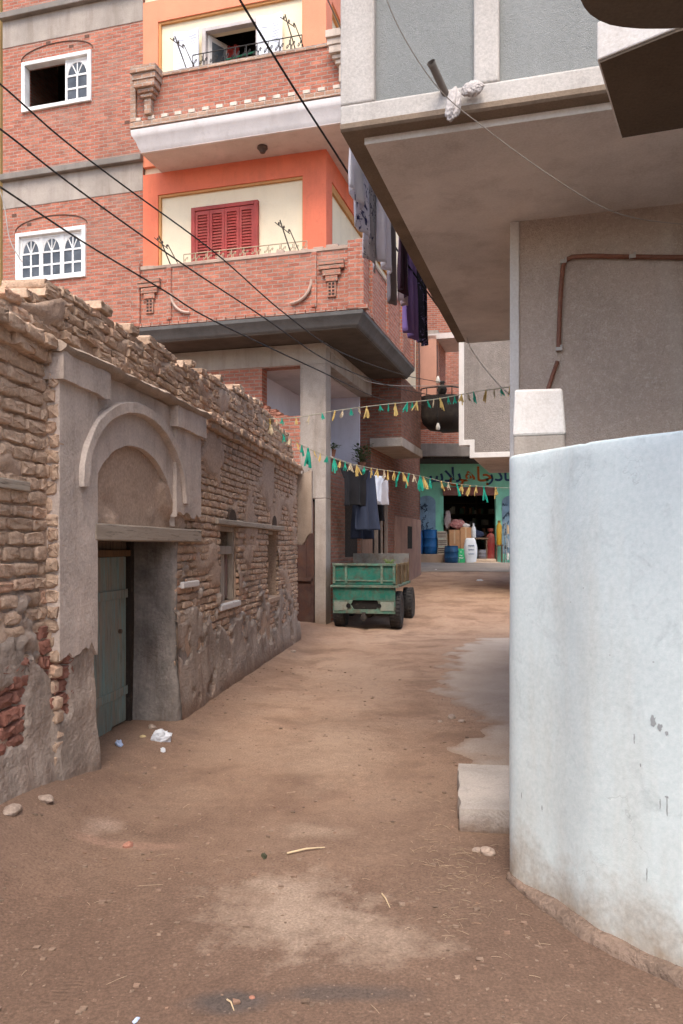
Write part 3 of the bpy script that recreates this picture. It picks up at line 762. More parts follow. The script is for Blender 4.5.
# end pier with broken plaster beside the gate
mb = MB()
yy = axis_lines([(-.25, .1, .035)]); tt = axis_lines([(0, 1, .04)])
def pier(y, t): return (6.27 + .008 * fbm(y * 6, t * 8, 1, 3), y, lerp(1.72 + .22 * sstep(-.05, -.25, y) + .1 * fbm(y * 9, 3, 3, 3), 3.02 + .03 * math.sin(y * 20), t))
mb.sheet(yy, tt, pier); mb.sheet(yy, tt, lambda y, t: tuple(Vector(pier(y, t)) + Vector((.14, 0, 0))))
mb.sheet([0, 1], tt, lambda k, t: tuple(Vector(pier(-.25, t)) + Vector((.14 * k, 0, 0))))
mb.build('end_pier', m_plaster('pier_plaster_mat', (.42, .33, .26), .25, (.2, .14, .1), .5, .4), house, smooth=True, angle=35)
# ------------------------------------------------------------------ apartment block (local x along its front to the right, y back along the alley)
TH = R(-16)
blk = thing('apartment_block', 'tall red brick apartment block with orange and cream painted storeys', 'building', (-.31, 16.1, 0), TH)
bM_ = Matrix.Translation((-.31, 16.1, 0)) @ Matrix.Rotation(TH, 4, 'Z')
ZT = 17.6
def W(s, t, z): return bM_ @ Vector((s, t, z))
S0, S1 = -7.75, -4.15
# --- left bare-brick part with its two windows
WA = [(-7.22, -5.42, 11.53, 12.66), (-7.38, -5.56, 7.66, 8.80)]
mb = MB(); wall_boxes(mb, S0, S1, -.2, ZT, .0, .30, WA); mb.build('wall', BRICK, blk)
mb = MB(); mb.box(S0, S0 + .3, .3, 10.5, -.2, ZT); mb.box(S0, 0, 10.2, 10.5, 0, ZT); mb.build('wall', BRICKSHADE, blk)
mb = MB(); mb.box(S0 + .02, -.02, .02, 10.48, ZT, ZT + .25); mb.build('roof', CONCDK, blk)
mb = MB()
for z in (5.5, 9.40, 13.08): mb.box(S0 + .002, S1, -.012, .1, z, z + .62)
split_build(mb, 'ring_beam', CONC, blk, bevel=.01)
mb = MB()
for z in (6.12, 10.02, 13.70): mb.box(S0 - .02, S1 + .01, -.13, .1, z, z + .14)
split_build(mb, 'slab_edge', CONCDK, blk, bevel=.015)
mb = MB(); mb.box(S0 + .32, S1 - .1, 1.6, 1.65, 0, ZT - .2); mb.build('unlit_backdrop', DARK, blk)  # dark backdrop stands for unlit rooms behind the brick part
# rebar stubs and arches over the windows
mb = MB()
for a, b, z0, z1 in WA:
    pts = [((a + b) / 2 + (b - a) / 2 * 1.03 * math.cos(math.pi * k / 16), -.006, z1 + .05 + .27 * math.sin(math.pi * k / 16)) for k in range(17)]
    mb.tube(pts, .012, 6)
for sx, z in ((-5.6, 12.95), (-6.6, 12.98), (-7.5, 9.2), (-5.2, 9.1), (-7.1, 8.95), (-6.0, 12.8), (-4.6, 10.9)):
    mb.box(sx, sx + .12, -.004, .05, z, z + .07)
mb.build('arch_scar', m_dark('mortar_scar_mat', (.13, .07, .05)), blk)
def sash(parent, a, b, z0, z1, y, mat, panes=True):
    """a casement leaf with an arched fanlight pattern"""
    f = MB(); t = .05; w = b - a; c = (a + b) / 2
    f.box(a, a + t, y, y + .04, z0, z1); f.box(b - t, b, y, y + .04, z0, z1)
    f.box(a + t, b - t, y, y + .04, z0, z0 + t); f.box(a + t, b - t, y, y + .04, z1 - t, z1)
    zh = z0 + (z1 - z0) * .60
    f.box(c - .02, c + .02, y + .005, y + .035, z0 + t, zh + .06); f.box(a + t, b - t, y + .004, y + .036, (z0 + zh) / 2 - .02, (z0 + zh) / 2 + .02); f.box(a + t, b - t, y + .003, y + .037, zh - .02, zh + .02)
    r = w / 2 - t; pts = [(c + r * math.cos(math.pi * k / 14), y + .02, zh + (z1 - t - zh) * .92 * math.sin(math.pi * k / 14)) for k in range(15)]
    f.tube(pts, .018, 6)
    for k in (4.5, 7, 9.5):
        a_ = math.pi * k / 14; f.tube([(c, y + .02, zh), (c + r * math.cos(a_), y + .02, zh + (z1 - t - zh) * .92 * math.sin(a_))], .015, 6)
    # solid corners above the arch
    for sgn in (-1, 1):
        q = [(c + sgn * r, zh + .0)] + [(c + sgn * r * math.cos(math.pi * k / 14), zh + (z1 - t - zh) * .92 * math.sin(math.pi * k / 14)) for k in range(1, 8)] + [(c, z1 - t), (c + sgn * r, z1 - t)]
        f.prism(q, y + .012, y + .028, 'xz')
    o = f.build('sash', mat, parent)
    g = MB(); g.box(a + t, b - t, y + .018, y + .022, z0 + t, z1 - t); g.build('pane', GLASS, o)
    return o
for i, (a, b, z0, z1) in enumerate(WA):
    f = MB(); t = .09
    f.box(a, a + t, -.05, .14, z0, z1); f.box(b - t, b, -.05, .14, z0, z1); f.box(a + t, b - t, -.05, .14, z0, z0 + t); f.box(a + t, b - t, -.05, .14, z1 - t, z1)
    w = f.build('window', WHITEPT, blk, bevel=.01)
    w['label'] = 'white window with one sliding leaf open on a dark room' if i == 0 else 'white window closed with three arched panes'
    if i == 0:
        sash(w, b - t - .60, b - t, z0 + t, z1 - t, .02, WHITEPT)
    else:
        L = (b - a - 2 * t) / 3
        for k in range(3): sash(w, a + t + L * k, a + t + L * (k + 1), z0 + t, z1 - t, .02, WHITEPT)

# --- painted part: storeys at 5.83 / 9.73 / 13.46
FR = {0: (6.0, 9.73, ORANGE), 1: (9.9, 13.46, ORANGELIT), 2: (13.7, ZT, ORANGELIT)}
SH = (-2.95, -1.545, 7.70, 8.82)                      # red shuttered window
OW = (-2.72, -1.50, 10.9, 12.62)                      # open window above
mb = MB(); wall_boxes(mb, S1, -.2, 5.83, ZT, .085, .30, [SH, OW], 'x'); wall_boxes(mb, .3, 10.5, 5.83, ZT, -.30, -.085, [(4.4, 5.4, 6.4, 8.6)], 'y'); mb.box(-.3, -.085, .085, .3, 5.83, ZT)
mb.build('painted_wall', CREAM, blk)
for k, (z0, z1, mat) in FR.items():
    mb = MB()
    mb.box(S1, S1 + .36, 0, .085, z0, z1); mb.box(-.50, 0, 0, .085, z0, z1); mb.box(S1 + .36, -.50, 0, .085, z1 - .47, z1)
    mb.box(-.085, 0, .085, .42, z0, z1); mb.box(-.085, 0, .42, 5.9, z1 - .47, z1); mb.box(-.085, 0, 5.9, 6.4, z0, z1)
    mb.build('painted_surround', mat, blk)
    mb = MB(); e = .05                                # ochre reveal band of the surround, its shadow edge put into the colour
    mb.box(S1 + .36, S1 + .36 + e, .03, .086, z0, z1 - .47 - e); mb.box(S1 + .36, -.50, .03, .086, z1 - .47 - e, z1 - .47); mb.box(-.50 - e * .4, -.50, .03, .086, z0, z1 - .47 - e)
    mb.box(-.086, -.03, .42, .54, z0, z1 - .47 - .16); mb.box(-.086, -.03, .42, 5.9, z1 - .47 - .16, z1 - .47)
    mb.build('ochre_band', OCHRE, blk)
mb = MB(); mb.box(S1 + .4, -.6, 1.5, 1.55, 5.9, ZT - .1); mb.build('unlit_backdrop', m_dark('dim_room_mat', (.035, .022, .018)), blk)  # dark sheet paints the dimness of the rooms
mb = MB(); mb.box(S1, -.1, .3, 10.2, 5.9, 6.1); mb.box(S1, -.1, .3, 10.2, 9.8, 10.0); mb.build('floor_slab', CONCDK, blk)
# red louvred shutter, four leaves
a, b, z0, z1 = SH
f = MB(); f.box(a - .06, a + .03, .0, .12, z0 - .03, z1 + .07); f.box(b - .03, b + .06, .0, .12, z0 - .03, z1 + .07); f.box(a + .03, b - .03, .0, .12, z1 - .01, z1 + .07)
shw = f.build('window', REDPAINT, blk, bevel=.008); shw['label'] = 'window closed by red louvred shutters'
L = (b - a - .06) / 4
for k in range(4):
    m = MB(); xa, xb = a + .03 + L * k + .004, a + .03 + L * (k + 1) - .004
    m.box(xa, xa + .055, .02, .06, z0, z1 - .02); m.box(xb - .055, xb, .02, .06, z0, z1 - .02); m.box(xa + .055, xb - .055, .02, .06, z0, z0 + .09); m.box(xa + .055, xb - .055, .02, .06, z1 - .10, z1 - .02)
    n = 15
    for q in range(n):
        zc = z0 + .09 + (z1 - z0 - .19) * (q + .5) / n
        m.add([(xa+.05,.025,zc-.028),(xb-.05,.025,zc-.028),(xb-.05,.05,zc+.028),(xa+.05,.05,zc+.028)], [(0,1,2,3)])
    m.box(xa + .05, xb - .05, .055, .06, z0 + .05, z1 - .05)
    m.build('shutter', REDPAINT, shw)
mb = MB(); mb.box(a - .45, b + .75, .03, .12, z0 - .30, z0 - .045); mb.build('painted_band', YELLOW, blk, bevel=.01)
# open window above, white leaves folded back
a, b, z0, z1 = OW
f = MB(); f.box(a - .05, a + .04, .02, .16, z0, z1 + .06); f.box(b - .04, b + .05, .02, .16, z0, z1 + .06); f.box(a + .04, b - .04, .02, .16, z1 - .02, z1 + .06)
opw = f.build('window', m_paint('greige_frame_mat', (.52, .47, .45), (.3, .25, .2), .05, .5), blk, bevel=.008); opw['label'] = 'open window between white folded shutters'
def panel_leaf(xa, xb, yy, parent, mat):
    m = MB(); m.box(xa, xb, yy, yy + .03, z0, z1)
    for q in range(3):
        za = z0 + .08 + (z1 - z0 - .1) / 3 * q
        m.box(xa + .06, xb - .06, yy - .012, yy + .001, za, za + (z1 - z0) / 3 - .10)
    return m.build('shutter', mat, parent, bevel=.005)
WHITESH = m_paint('white_shutter_mat', (.80, .83, .90), (.5, .47, .42), .05, .45, dust=(.6, .6, .62), dust_amt=.2)
def folded_leaf(hx, hy, w, ang):
    m = MB(); m.box(0, w, -.018, .018, z0, z1)
    for q in range(3):
        za = z0 + .07 + (z1 - z0 - .1) / 3 * q
        for k in range(9): m.box(.05, w - .05, -.026, -.017, za + .055 * k, za + .032 + .055 * k)
    m.xf(Matrix.Translation((hx, hy, 0)) @ Matrix.Rotation(R(ang), 4, 'Z')); m.build('shutter', WHITESH, opw, bevel=.004)
folded_leaf(-3.36, -.10, .29, 14); folded_leaf(-3.07, -.03, .29, -12); folded_leaf(-1.47, -.08, .28, 12); folded_leaf(-1.19, -.02, .28, -14)
m = MB(); m.box(0, .52, -.02, .02, z0, z1 - .04); m.xf(Matrix.Translation((a + .06, .12, 0)) @ Matrix.Rotation(R(62), 4, 'Z'))
lf = m.build('casement_leaf', m_paint('casement_mat', (.60, .56, .53), (.4, .3, .25), .05, .5), opw, bevel=.006)
m = MB(); m.box(.08, .44, -.024, .024, z0 + .1, z1 - .16); m.xf(Matrix.Translation((a + .06, .12, 0)) @ Matrix.Rotation(R(62), 4, 'Z')); m.build('pane', GLASS, lf)
mb = MB()
for k, zz in enumerate((12.05, 12.22)): mb.tube([(a + .1, .5, zz), (b - .05, .45, zz + .05)], .02, 6)
mb.build('curtain_rail', m_plain('green_rail_mat', (.05, .25, .15), .5), opw)
mb = MB(); mb.sheet(axis_lines([(0, .35, .03)]), axis_lines([(0, .4, .05)]), lambda x, z: (a + .22 + x, .55 + .03 * math.sin(x * 40), 12.15 + z)); mb.build('curtain', m_cloth('red_curtain_mat', (.30, .035, .03)), opw)

# --- lower front: pillar, loggia, gate
PAR = 3.5
mb = MB(); wall_boxes(mb, S1, -.55, -.2, 5.40, .0, .28, [(-1.6, -.22, -1, 2.66), (-1.39, -.55, 4.36, 5.38)]); mb.build('wall', BRICK, blk)
mb = MB(); mb.box(S1, .0, -.015, .3, 5.40, 5.82); mb.box(-.3, .012, .3, 10.5, 5.40, 5.82); split_build(mb, 'ring_beam', CONC, blk, bevel=.01)
mb = MB(); mb.box(-.55, .0, -.02, .33, 2.66, 5.40); mb.box(-.24, .0, -.02, .33, -.2, 2.66); mb.build('corner_pillar', COLUMN, blk, bevel=.015)
mb = MB()                                             # bare rebar beside the pillar
for k in range(5): mb.tube([(-.60 + .06 * k, -.04, 2.62), (-.60 + .062 * k, -.045, 3.25 - .05 * (k % 2))], .010, 6)
split_build(mb, 'rebar', m_plain('rebar_mat', (.12, .075, .055), .8), blk)
mb = MB()                                             # side wall, ground storey
SO = [(1.40, 2.75, 1.45, 3.20), (3.85, 5.65, .0, 3.35), (8.25, 8.95, 1.62, 2.30)]
wall_boxes(mb, .33, 10.5, -.2, PAR, -.28, .0, SO, 'y'); wall_boxes(mb, 3.78, 10.5, PAR, 5.40, -.28, .0, [], 'y'); mb.build('wall', BRICKSHADE, blk)
mb = MB(); mb.box(-.02, .03, 6.5, 10.52, -.2, 2.55); mb.build('plaster_dado', m_plaster('pink_dado_mat', (.36, .22, .17), .25, (.17, .11, .08), .6, .5), blk, bevel=.01)
mb = MB(); mb.box(.028, .036, 8.25, 8.95, 1.62, 2.30); mb.build('unlit_opening', DARK, blk)  # dark patch stands for the unlit slot opening
mb = MB(); mb.box(-1.7, -.28, 3.70, 3.78, 3.3, 5.4); mb.box(-1.75, -1.65, .28, 3.7, 3.3, 5.4); mb.box(-1.65, -.28, .28, .30, 3.4, 4.36); mb.build('loggia_wall', LILAC, blk)
mb = MB(); mb.box(-1.65, -.02, .30, 3.7, 3.25, 3.40); mb.build('loggia_floor', CONC, blk)
mb = MB(); mb.box(-1.65, -.30, .30, 3.7, 5.39, 5.399); mb.build('loggia_ceiling', SOFFITW, blk)
mb = MB(); mb.box(-.30, .04, .33, 3.78, PAR, PAR + .05); mb.build('parapet_cap', CONC, blk, bevel=.01)
mb = MB(); mb.box(-2.2, -2.15, .3, 10.2, 0, 5.4); mb.build('unlit_backdrop', DARK, blk)  # dark backdrop for the unlit lower storeys
# rubble sill in the loggia window
mb = MB(); courses(mb, -1.40, -.72, lambda x: 4.32, lambda x: 4.66 - .55 * (x + 1.4), .075, .2, lambda x: .03, (), .01, .008, .01, .05, .2); mb.build('broken_sill', m_mud('loose_brick_mat', (.46, .22, .15), .25, False), blk, smooth=True, angle=60)
# near-black sheets stand for unlit ground-storey openings; the brown leaf is timber
mb = MB(); mb.box(-.12, -.08, 1.40, 2.75, 1.45, 3.2); mb.build('unlit_window_panel', m_dark('unlit_window_mat', (.022, .018, .016)), blk)
mb = MB(); mb.box(-.02, .035, 2.78, 3.80, .0, 2.5); mb.build('door_leaf', m_wood('brown_leaf_mat', (.17, .10, .07), (.23, .15, .11), .45), blk, bevel=.008)
mb = MB(); mb.box(-.20, -.16, 3.85, 5.65, .0, 3.35); mb.build('doorway', m_dark('doorway_dark_mat', (.018, .014, .012)), blk)
mb = MB(); mb.box(-.06, .02, 4.38, 4.46, .0, 3.35); mb.box(-.06, .02, 5.50, 5.60, .0, 3.35); mb.box(-.03, .01, 4.95, 5.02, .0, 3.35); split_build(mb, 'door_post', m_wood('pale_post_mat', (.26, .2, .16), (.32, .25, .2), .4), blk)
# projecting brick bay on the side
mb = MB(); mb.box(.0, .76, 3.79, 6.45, 4.36, 5.9); mb.build('side_bay', BRICKSHADE, blk)
mb = MB(); mb.box(-.02, .80, 3.72, 6.5, 4.14, 4.36); mb.build('bay_slab', CONC, blk, bevel=.015)
# gate
gt = thing('metal_gate', 'rusty dark red sheet metal gate between mud house and pillar', 'gate', W(-1.62, -.01, 0), TH)
mb = MB(); mb.box(.0, 1.34, .0, .03, .12, 2.55)
for k in range(7): mb.box(.05 + .19 * k, .07 + .19 * k, -.012, .001, 1.06, 2.50)
mb.build('gate_leaf', GATE, gt, bevel=.004)
mb = MB(); mb.box(.0, 1.36, -.035, .0, .98, 1.05); mb.box(.0, 1.36, -.035, .0, 2.5, 2.58); mb.box(1.31, 1.37, -.035, .03, .1, 2.5); mb.box(.62, .68, -.03, .0, .12, .98); mb.build('gate_frame', GATE, gt, bevel=.004)

# --- balconies
PATH = [(-3.80, .08), (-3.80, -1.0), (1.0, -1.0), (1.0, 4.07), (.0, 4.07)]
def balcony(z0, zb, zt, mould, brick, soffit, label):
    b = MB(); b.prism([(-3.70, .04), (-3.70, -.88), (.88, -.88), (.88, 3.97), (-.02, 3.97), (-.02, .04)], z0, zb - .02)
    o = b.build('balcony', soffit, blk); o['label'] = label
    h = zb - z0
    pr = [(-.16, z0 - .005), (-.12, z0 + .03 * h), (-.075, z0 + .2 * h), (-.04, z0 + .45 * h), (.0, z0 + .6 * h), (.03, z0 + .72 * h), (.035, z0 + .93 * h), (.0, zb), (-.16, zb)]
    m = MB(); m.sweep(PATH, pr, True); m.build('moulding', mould, o, smooth=True, angle=30)
    m = MB(); m.sweep(PATH, [(-.02, zb), (-.02, zt - .05), (-.14, zt - .05), (-.14, zb)], True); m.build('parapet', brick, o)
    return o
lo = balcony(5.83, 6.13, 7.34, MOULDG, BRICK, SOFFITSHADE, 'lower brick balcony on a dark curved slab edge')
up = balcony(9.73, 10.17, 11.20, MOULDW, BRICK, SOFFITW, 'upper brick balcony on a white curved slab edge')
# lower balcony trim: coping, end posts, panel strips, stepped corbels
m = MB(); m.sweep(PATH, [(.0, 7.29), (.0, 7.35), (-.16, 7.35), (-.16, 7.29)], True)
x = -3.7
while x < .9:
    if rnd.random() < .55: m.box(x, x + rnd.uniform(.1, .3), -1.0, -.86, 7.345, 7.35 + rnd.uniform(.01, .05))
    x += .25
m.build('coping', m_plaster('rough_coping_mat', (.46, .34, .27), .3, (.25, .15, .1), .5, .8), lo, bevel=.01)
m = MB()
for s_ in (.74, -3.83): m.box(s_, s_ + .20, -1.045, -.90, 6.14, 7.42)
m.box(.86, 1.045, -1.03, -.80, 6.135, 7.44); m.box(.96, 1.045, 3.85, 4.11, 6.13, 7.40); m.box(.98, 1.05, 2.55, 2.75, 6.13, 7.38); m.box(.98, 1.05, -.35, -.15, 6.13, 7.36); m.box(.98, 1.04, 1.1, 1.3, 6.13, 7.36)
for s_ in (.02, -3.04): m.box(s_, s_ + .10, -1.02, -.95, 6.24, 7.29)
split_build(m, 'brick_post', BRICK, lo, bevel=.006)
for sc_ in (.42, -3.42):
    m = MB()
    for k, (w, zz) in enumerate(((.50, 7.0), (.50, 6.92), (.36, 6.80), (.24, 6.69))):
        m.box(sc_ - w / 2, sc_ + w / 2, -1.0 - .075 + .012 * k, -.98, zz - .0, zz + (.075 if k < 2 else .105))
    m.box(sc_ - .085, sc_ + .085, -1.02, -.98, 6.40, 6.685)
    m.build('stepped_corbel', m_brick('corbel_brick_mat', (.48, .22, .15), (.38, .15, .1), (.3, .22, .17), .2, .075, .012), lo, bevel=.006)
m = MB()
for sc_ in (.42, -3.42):
    for i in range(2):
        for j in range(4): m.box(sc_ - .06 + .07 * i, sc_ - .015 + .07 * i, -1.024, -1.0, 6.43 + .065 * j, 6.47 + .065 * j)
m.build('pierced_tile', m_dark('tile_hole_mat', (.05, .03, .025)), lo)
m = MB()                                              # smeared plaster arcs in the panel corners
for sgn, c0 in ((1, -2.94), (-1, .02)):
    pts = [(c0 + sgn * (.42 - .42 * math.cos(math.pi / 2 * k / 10)), -1.018, 6.76 - .42 * math.sin(math.pi / 2 * k / 10)) for k in range(11)]
    m.tube(pts, .028, 6)
split_build(m, 'plaster_arc', m_plaster('arc_plaster_mat', (.50, .36, .29), .2), lo)
m = MB(); x = -3.78
while x < .98:
    m.box(x, x + .19, -1.035, -.9, 6.125, 6.20); x += .205
m.build('brick_ledge', BRICK, lo, bevel=.006); m = MB(); y = -.95
while y < 4.0:
    m.box(.9, 1.035, y, y + .19, 6.125, 6.20); y += .205
m.build('brick_ledge', BRICK, lo, bevel=.006)
# upper balcony trim
m = MB(); m.sweep(PATH, [(.05, 10.17), (.05, 10.27), (.02, 10.30), (-.16, 10.30), (-.16, 10.17)], True); m.build('brick_ledge', BRICKTAN, up, bevel=.004)
m = MB(); x = -3.75
while x < 1.0:
    m.box(x, x + .14, -1.035, -.98, 10.305, 10.375); x += .30
split_build(m, 'dentil', m_plaster('dentil_mat', (.66, .56, .47), .2), up, bevel=.006)
m = MB(); m.box(-3.84, -3.72, -1.04, -.88, 10.30, 11.24); m.box(-3.6, .55, -1.005, -.86, 11.15, 11.22); m.box(.96, 1.04, -.9, 4.09, 11.15, 11.22); m.build('coping', BRICKTAN, up, bevel=.006)
for sc_ in (-3.42, .66):
    m = MB()
    for w, d, za, zb in ((.56, .30, 11.12, 11.26), (.52, .26, 11.0, 11.12), (.46, .24, 10.86, 11.0), (.36, .18, 10.78, 10.86), (.26, .14, 10.70, 10.78), (.15, .10, 10.38, 10.70)):
        m.box(sc_ - w / 2, sc_ + w / 2, -1.0 - d, -.97, za, zb)
    m.build('pedestal', BRICKTAN if sc_ < 0 else m_plaster('pale_pedestal_mat', (.58, .48, .40), .25), up, bevel=.01)
# iron scrolls on the balcony tops
def scroll_rail(x0, x1, y, z, h, step, parent, mat):
    m = MB(); m.tube([(x0, y, z + h), (x1, y, z + h)], .010, 6); m.tube([(x0, y, z + .03), (x1, y, z + .03)], .010, 6)
    x = x0
    while x < x1 - step * .5:
        c = x + step / 2
        for sg in (1, -1):
            pts = [(c + sg * (step * .42 - .055 * k / 16 * math.cos(k * .55)) * (1 - k / 26), y, z + h / 2 + (h * .42) * math.sin(k * .42 + (0 if sg > 0 else 3.14)) * (1 - k / 20)) for k in range(17)]
            m.tube(pts, .008, 5)
        m.tube([(x, y, z), (x, y, z + h)], .009, 6); x += step
    m.tube([(x1, y, z), (x1, y, z + h)], .009, 6)
    m.build('scroll_railing', mat, parent)
scroll_rail(-2.5, -.2, -.93, 11.20, .30, .23, up, BLACKIRON)
scroll_rail(-2.7, -.1, -.93, 7.34, .20, .26, lo, m_plain('pale_iron_mat', (.42, .33, .22), .6))
def line_bracket(s_, z, parent, mat):
    m = MB()
    m.tube([(s_ - .06, -.9, z - .1), (s_ - .18, -1.25, z + .48)], .012, 8); m.tube([(s_ + .12, -.9, z - .1), (s_ - .0, -1.22, z + .30)], .009, 8)
    m.tube([(s_ - .28, -1.25, z + .45), (s_ + .02, -1.25, z + .20)], .009, 8)
    for k in range(3): m.lathe([(.012, -.025), (.02, 0), (.012, .025)], 8, (s_ - .2 + .1 * k, -1.25, z + .42 - .08 * k))
    m.build('line_bracket', mat, parent)
for s_, z, p in ((-2.55, 11.25, up), (-.25, 11.25, up), (-2.9, 7.36, lo), (-.35, 7.38, lo)): line_bracket(s_, z, p, m_plain('bracket_iron_mat', (.06, .045, .035), .7))
# lamp socket under the upper soffit
m = MB(); m.lathe([(.10, 9.73), (.11, 9.69), (.07, 9.65), (.05, 9.60), (.0, 9.59)], 14, (-1.2, -.45, 0)); m.build('lamp_socket', m_plain('socket_mat', (.10, .07, .06), .5), up)

# neighbouring yellow house beyond the brick part
yh = thing('yellow_house', 'sliver of a pale yellow house beyond the brick block', 'house', W(-7.95, .15, 0), TH)
mb = MB(); wall_boxes(mb, -6, 0, -.2, 14.6, 0, .3, [(-4.2, -3.0, 9.0, 10.3), (-4.2, -3.0, 5.5, 6.8)]); mb.box(-.3, 0, .3, 9, 0, 14.6); mb.box(-6, -5.7, .3, 9, 0, 14.6); mb.box(-5.7, -.3, 8.7, 9, 0, 14.6)
mb.build('wall', m_plaster('yellow_wall_mat', (.68, .53, .24), .1, (.35, .27, .15), .3, .15), yh)
mb = MB(); mb.box(-6.02, .02, -.05, 9.02, 14.6, 14.8); mb.build('roof', CONC, yh)
mb = MB(); mb.box(-5, -2, 1.2, 1.25, 0, 14); mb.build('unlit_backdrop', DARK, yh)  # dark sheet standing for unlit rooms behind the windows
for z in (9.0, 5.5):
    mb = MB(); mb.box(-4.2, -4.1, .05, .2, z, z + 1.3); mb.box(-3.1, -3.0, .05, .2, z, z + 1.3); mb.box(-4.1, -3.1, .05, .2, z + 1.2, z + 1.3); w = mb.build('window', WHITEPT, yh)
    mb = MB(); mb.box(-4.1, -3.1, .1, .12, z, z + 1.2); mb.build('pane', GLASS, w)
# ------------------------------------------------------------------ house on the right with the overhanging storey
rh = thing('overhanging_house', 'grey roughcast house with a deep concrete overhang above the alley', 'building', (-.004, 4.62, 0), TH)
dM = Matrix.Translation((-.004, 4.62, 0)) @ Matrix.Rotation(TH, 4, 'Z')
def WD(s, t, z): return dM @ Vector((s, t, z))
ZS, DL = 4.10, 4.97
# upper storey shell
mb = MB(); mb.box(.12, 5.5, .10, DL - .1, ZS - .04, ZS + .03); mb.build('soffit', SOFFIT, rh)
mb = MB(); mb.prism([(.0, .0), (5.5, .0), (5.5, .10), (.12, .10), (.12, DL - .1), (5.5, DL - .1), (5.5, DL), (.0, DL)], ZS, ZS + .03); mb.build('soffit_lip', LIP, rh, bevel=.004)
mb = MB(); mb.box(.118, 5.5, .093, .099, ZS - .042, ZS - .002); mb.build('drip_strip', WHITETRIM, rh)
mb = MB(); mb.box(.045, 5.5, .045, .35, ZS + .03, 10.2); mb.box(.045, .35, .35, DL, ZS + .03, 10.2); mb.box(.35, 5.5, DL - .3, DL, ZS + .03, 10.2); mb.build('upper_wall', STUCCOG, rh)
mb = MB(); mb.box(-.05, 5.5, -.05, DL + .05, 10.2, 10.4); mb.build('roof', CONC, rh)
# raised concrete frame on the front: rails and posts with softened edges
mb = MB()
for x0, x1 in ((-.004, .20), (.765, .905), (1.47, 1.61), (2.2, 2.34), (2.95, 3.1), (4.0, 4.15)): mb.box(x0, x1, -.004, .06, ZS + .152, 7.15)
mb.box(-.004, 5.5, -.006, .06, ZS + .03, ZS + .152); mb.box(-.004, 5.5, -.006, .06, 7.15, 7.35)
mb.box(-.006, .06, .06, .22, ZS + .153, 7.15); mb.box(-.006, .06, .06, DL, ZS + .03, ZS + .152); mb.box(-.006, .06, DL - .2, DL - .003, ZS + .153, 7.15)
split_build(mb, 'concrete_frame', FASCIA, rh, bevel=.014, segs=3)
mb = MB(); mb.prism([(.0, ZS - .0), (-.012, ZS + .012), (-.012, ZS + .04), (.0, ZS + .05)], .0, 5.5, 'yz'); mb.build('lip_moulding', LIP, rh)
# ground storey behind the boundary wall
SX, TX = .87, 1.48
mb = MB(); mb.box(SX + .055, 5.5, TX, TX + .3, -.2, ZS - .04); mb.build('front_wall', STUCCO, rh)
mb = MB(); wall_boxes(mb, TX + .06, 9.0, -.2, ZS - .04, SX, SX + .28, [(3.4, 4.4, -1, 2.2)], 'y'); mb.box(SX, 5.5, 8.7, 9.0, -.2, ZS - .04); mb.build('side_wall', m_plaster('side_render_mat', (.42, .36, .31), .2, (.2, .15, .11), .5, .4, low=(.5, (.27, .19, .13))), rh)
mb = MB(); mb.box(SX + .02, 5.5, DL + .001, 9.0, ZS - .04, ZS + .1); mb.build('terrace_slab', CONC, rh)
mb = MB(); mb.box(SX - .012, SX + .055, TX - .018, TX + .06, -.1, ZS - .042); mb.build('corner_strip', WHITETRIM, rh, bevel=.008)
mb = MB(); mb.box(SX + .08, SX + .12, 3.4, 4.4, .0, 2.2); mb.build('door', m_wood('blue_door_mat', (.16, .22, .26), (.26, .2, .15), .4), rh, bevel=.005)
# conduit pipe clipped to the roughcast
def on_wall(u, v):            # pixel ray met with the roughcast wall plane
    d = Vector(((u - CU) / F, 1, (CV - v) / F)); n = Vector((-math.sin(TH), math.cos(TH), 0)); n = Vector((math.sin(R(16)), math.cos(R(16)), 0))
    p0 = WD(SX, TX, 0); o = Vector((0, 0, EYE)); t = (p0 - o).dot(n) / d.dot(n); q = o + d * t
    return dM.inverted() @ q + Vector((0, -.022, 0))
cp = thing('conduit_pipe', 'thin brown conduit pipe bent across the grey roughcast wall', 'pipe', (-.004, 4.62, 0), TH)
p1 = [on_wall(*q) for q in ((760, 257), (683, 258.5), (632, 258), (590, 257), (572, 258), (566, 261), (563, 268), (561, 290), (559.5, 320), (558.5, 352))]
mb = MB(); mb.tube(p1, .0165, 10); mb.tube([on_wall(557.5, 362), on_wall(553, 375), on_wall(548, 390), on_wall(546, 400)], .015, 10); mb.build('pipe', PIPEBR, cp, smooth=True)
mb = MB()
for q in ((563.5, 263), (559, 350), (632, 258)):
    c = on_wall(*q); mb.box(c.x - .022, c.x + .022, c.y - .02, c.y + .02, c.z - .012, c.z + .012)
    mb.lathe([(.008, -.035), (.008, .0)], 8, (c.x + .015, c.y + .012, c.z + .02), 'y')
split_build(mb, 'pipe_clip', m_plain('clip_mat', (.45, .42, .38), .5), cp)

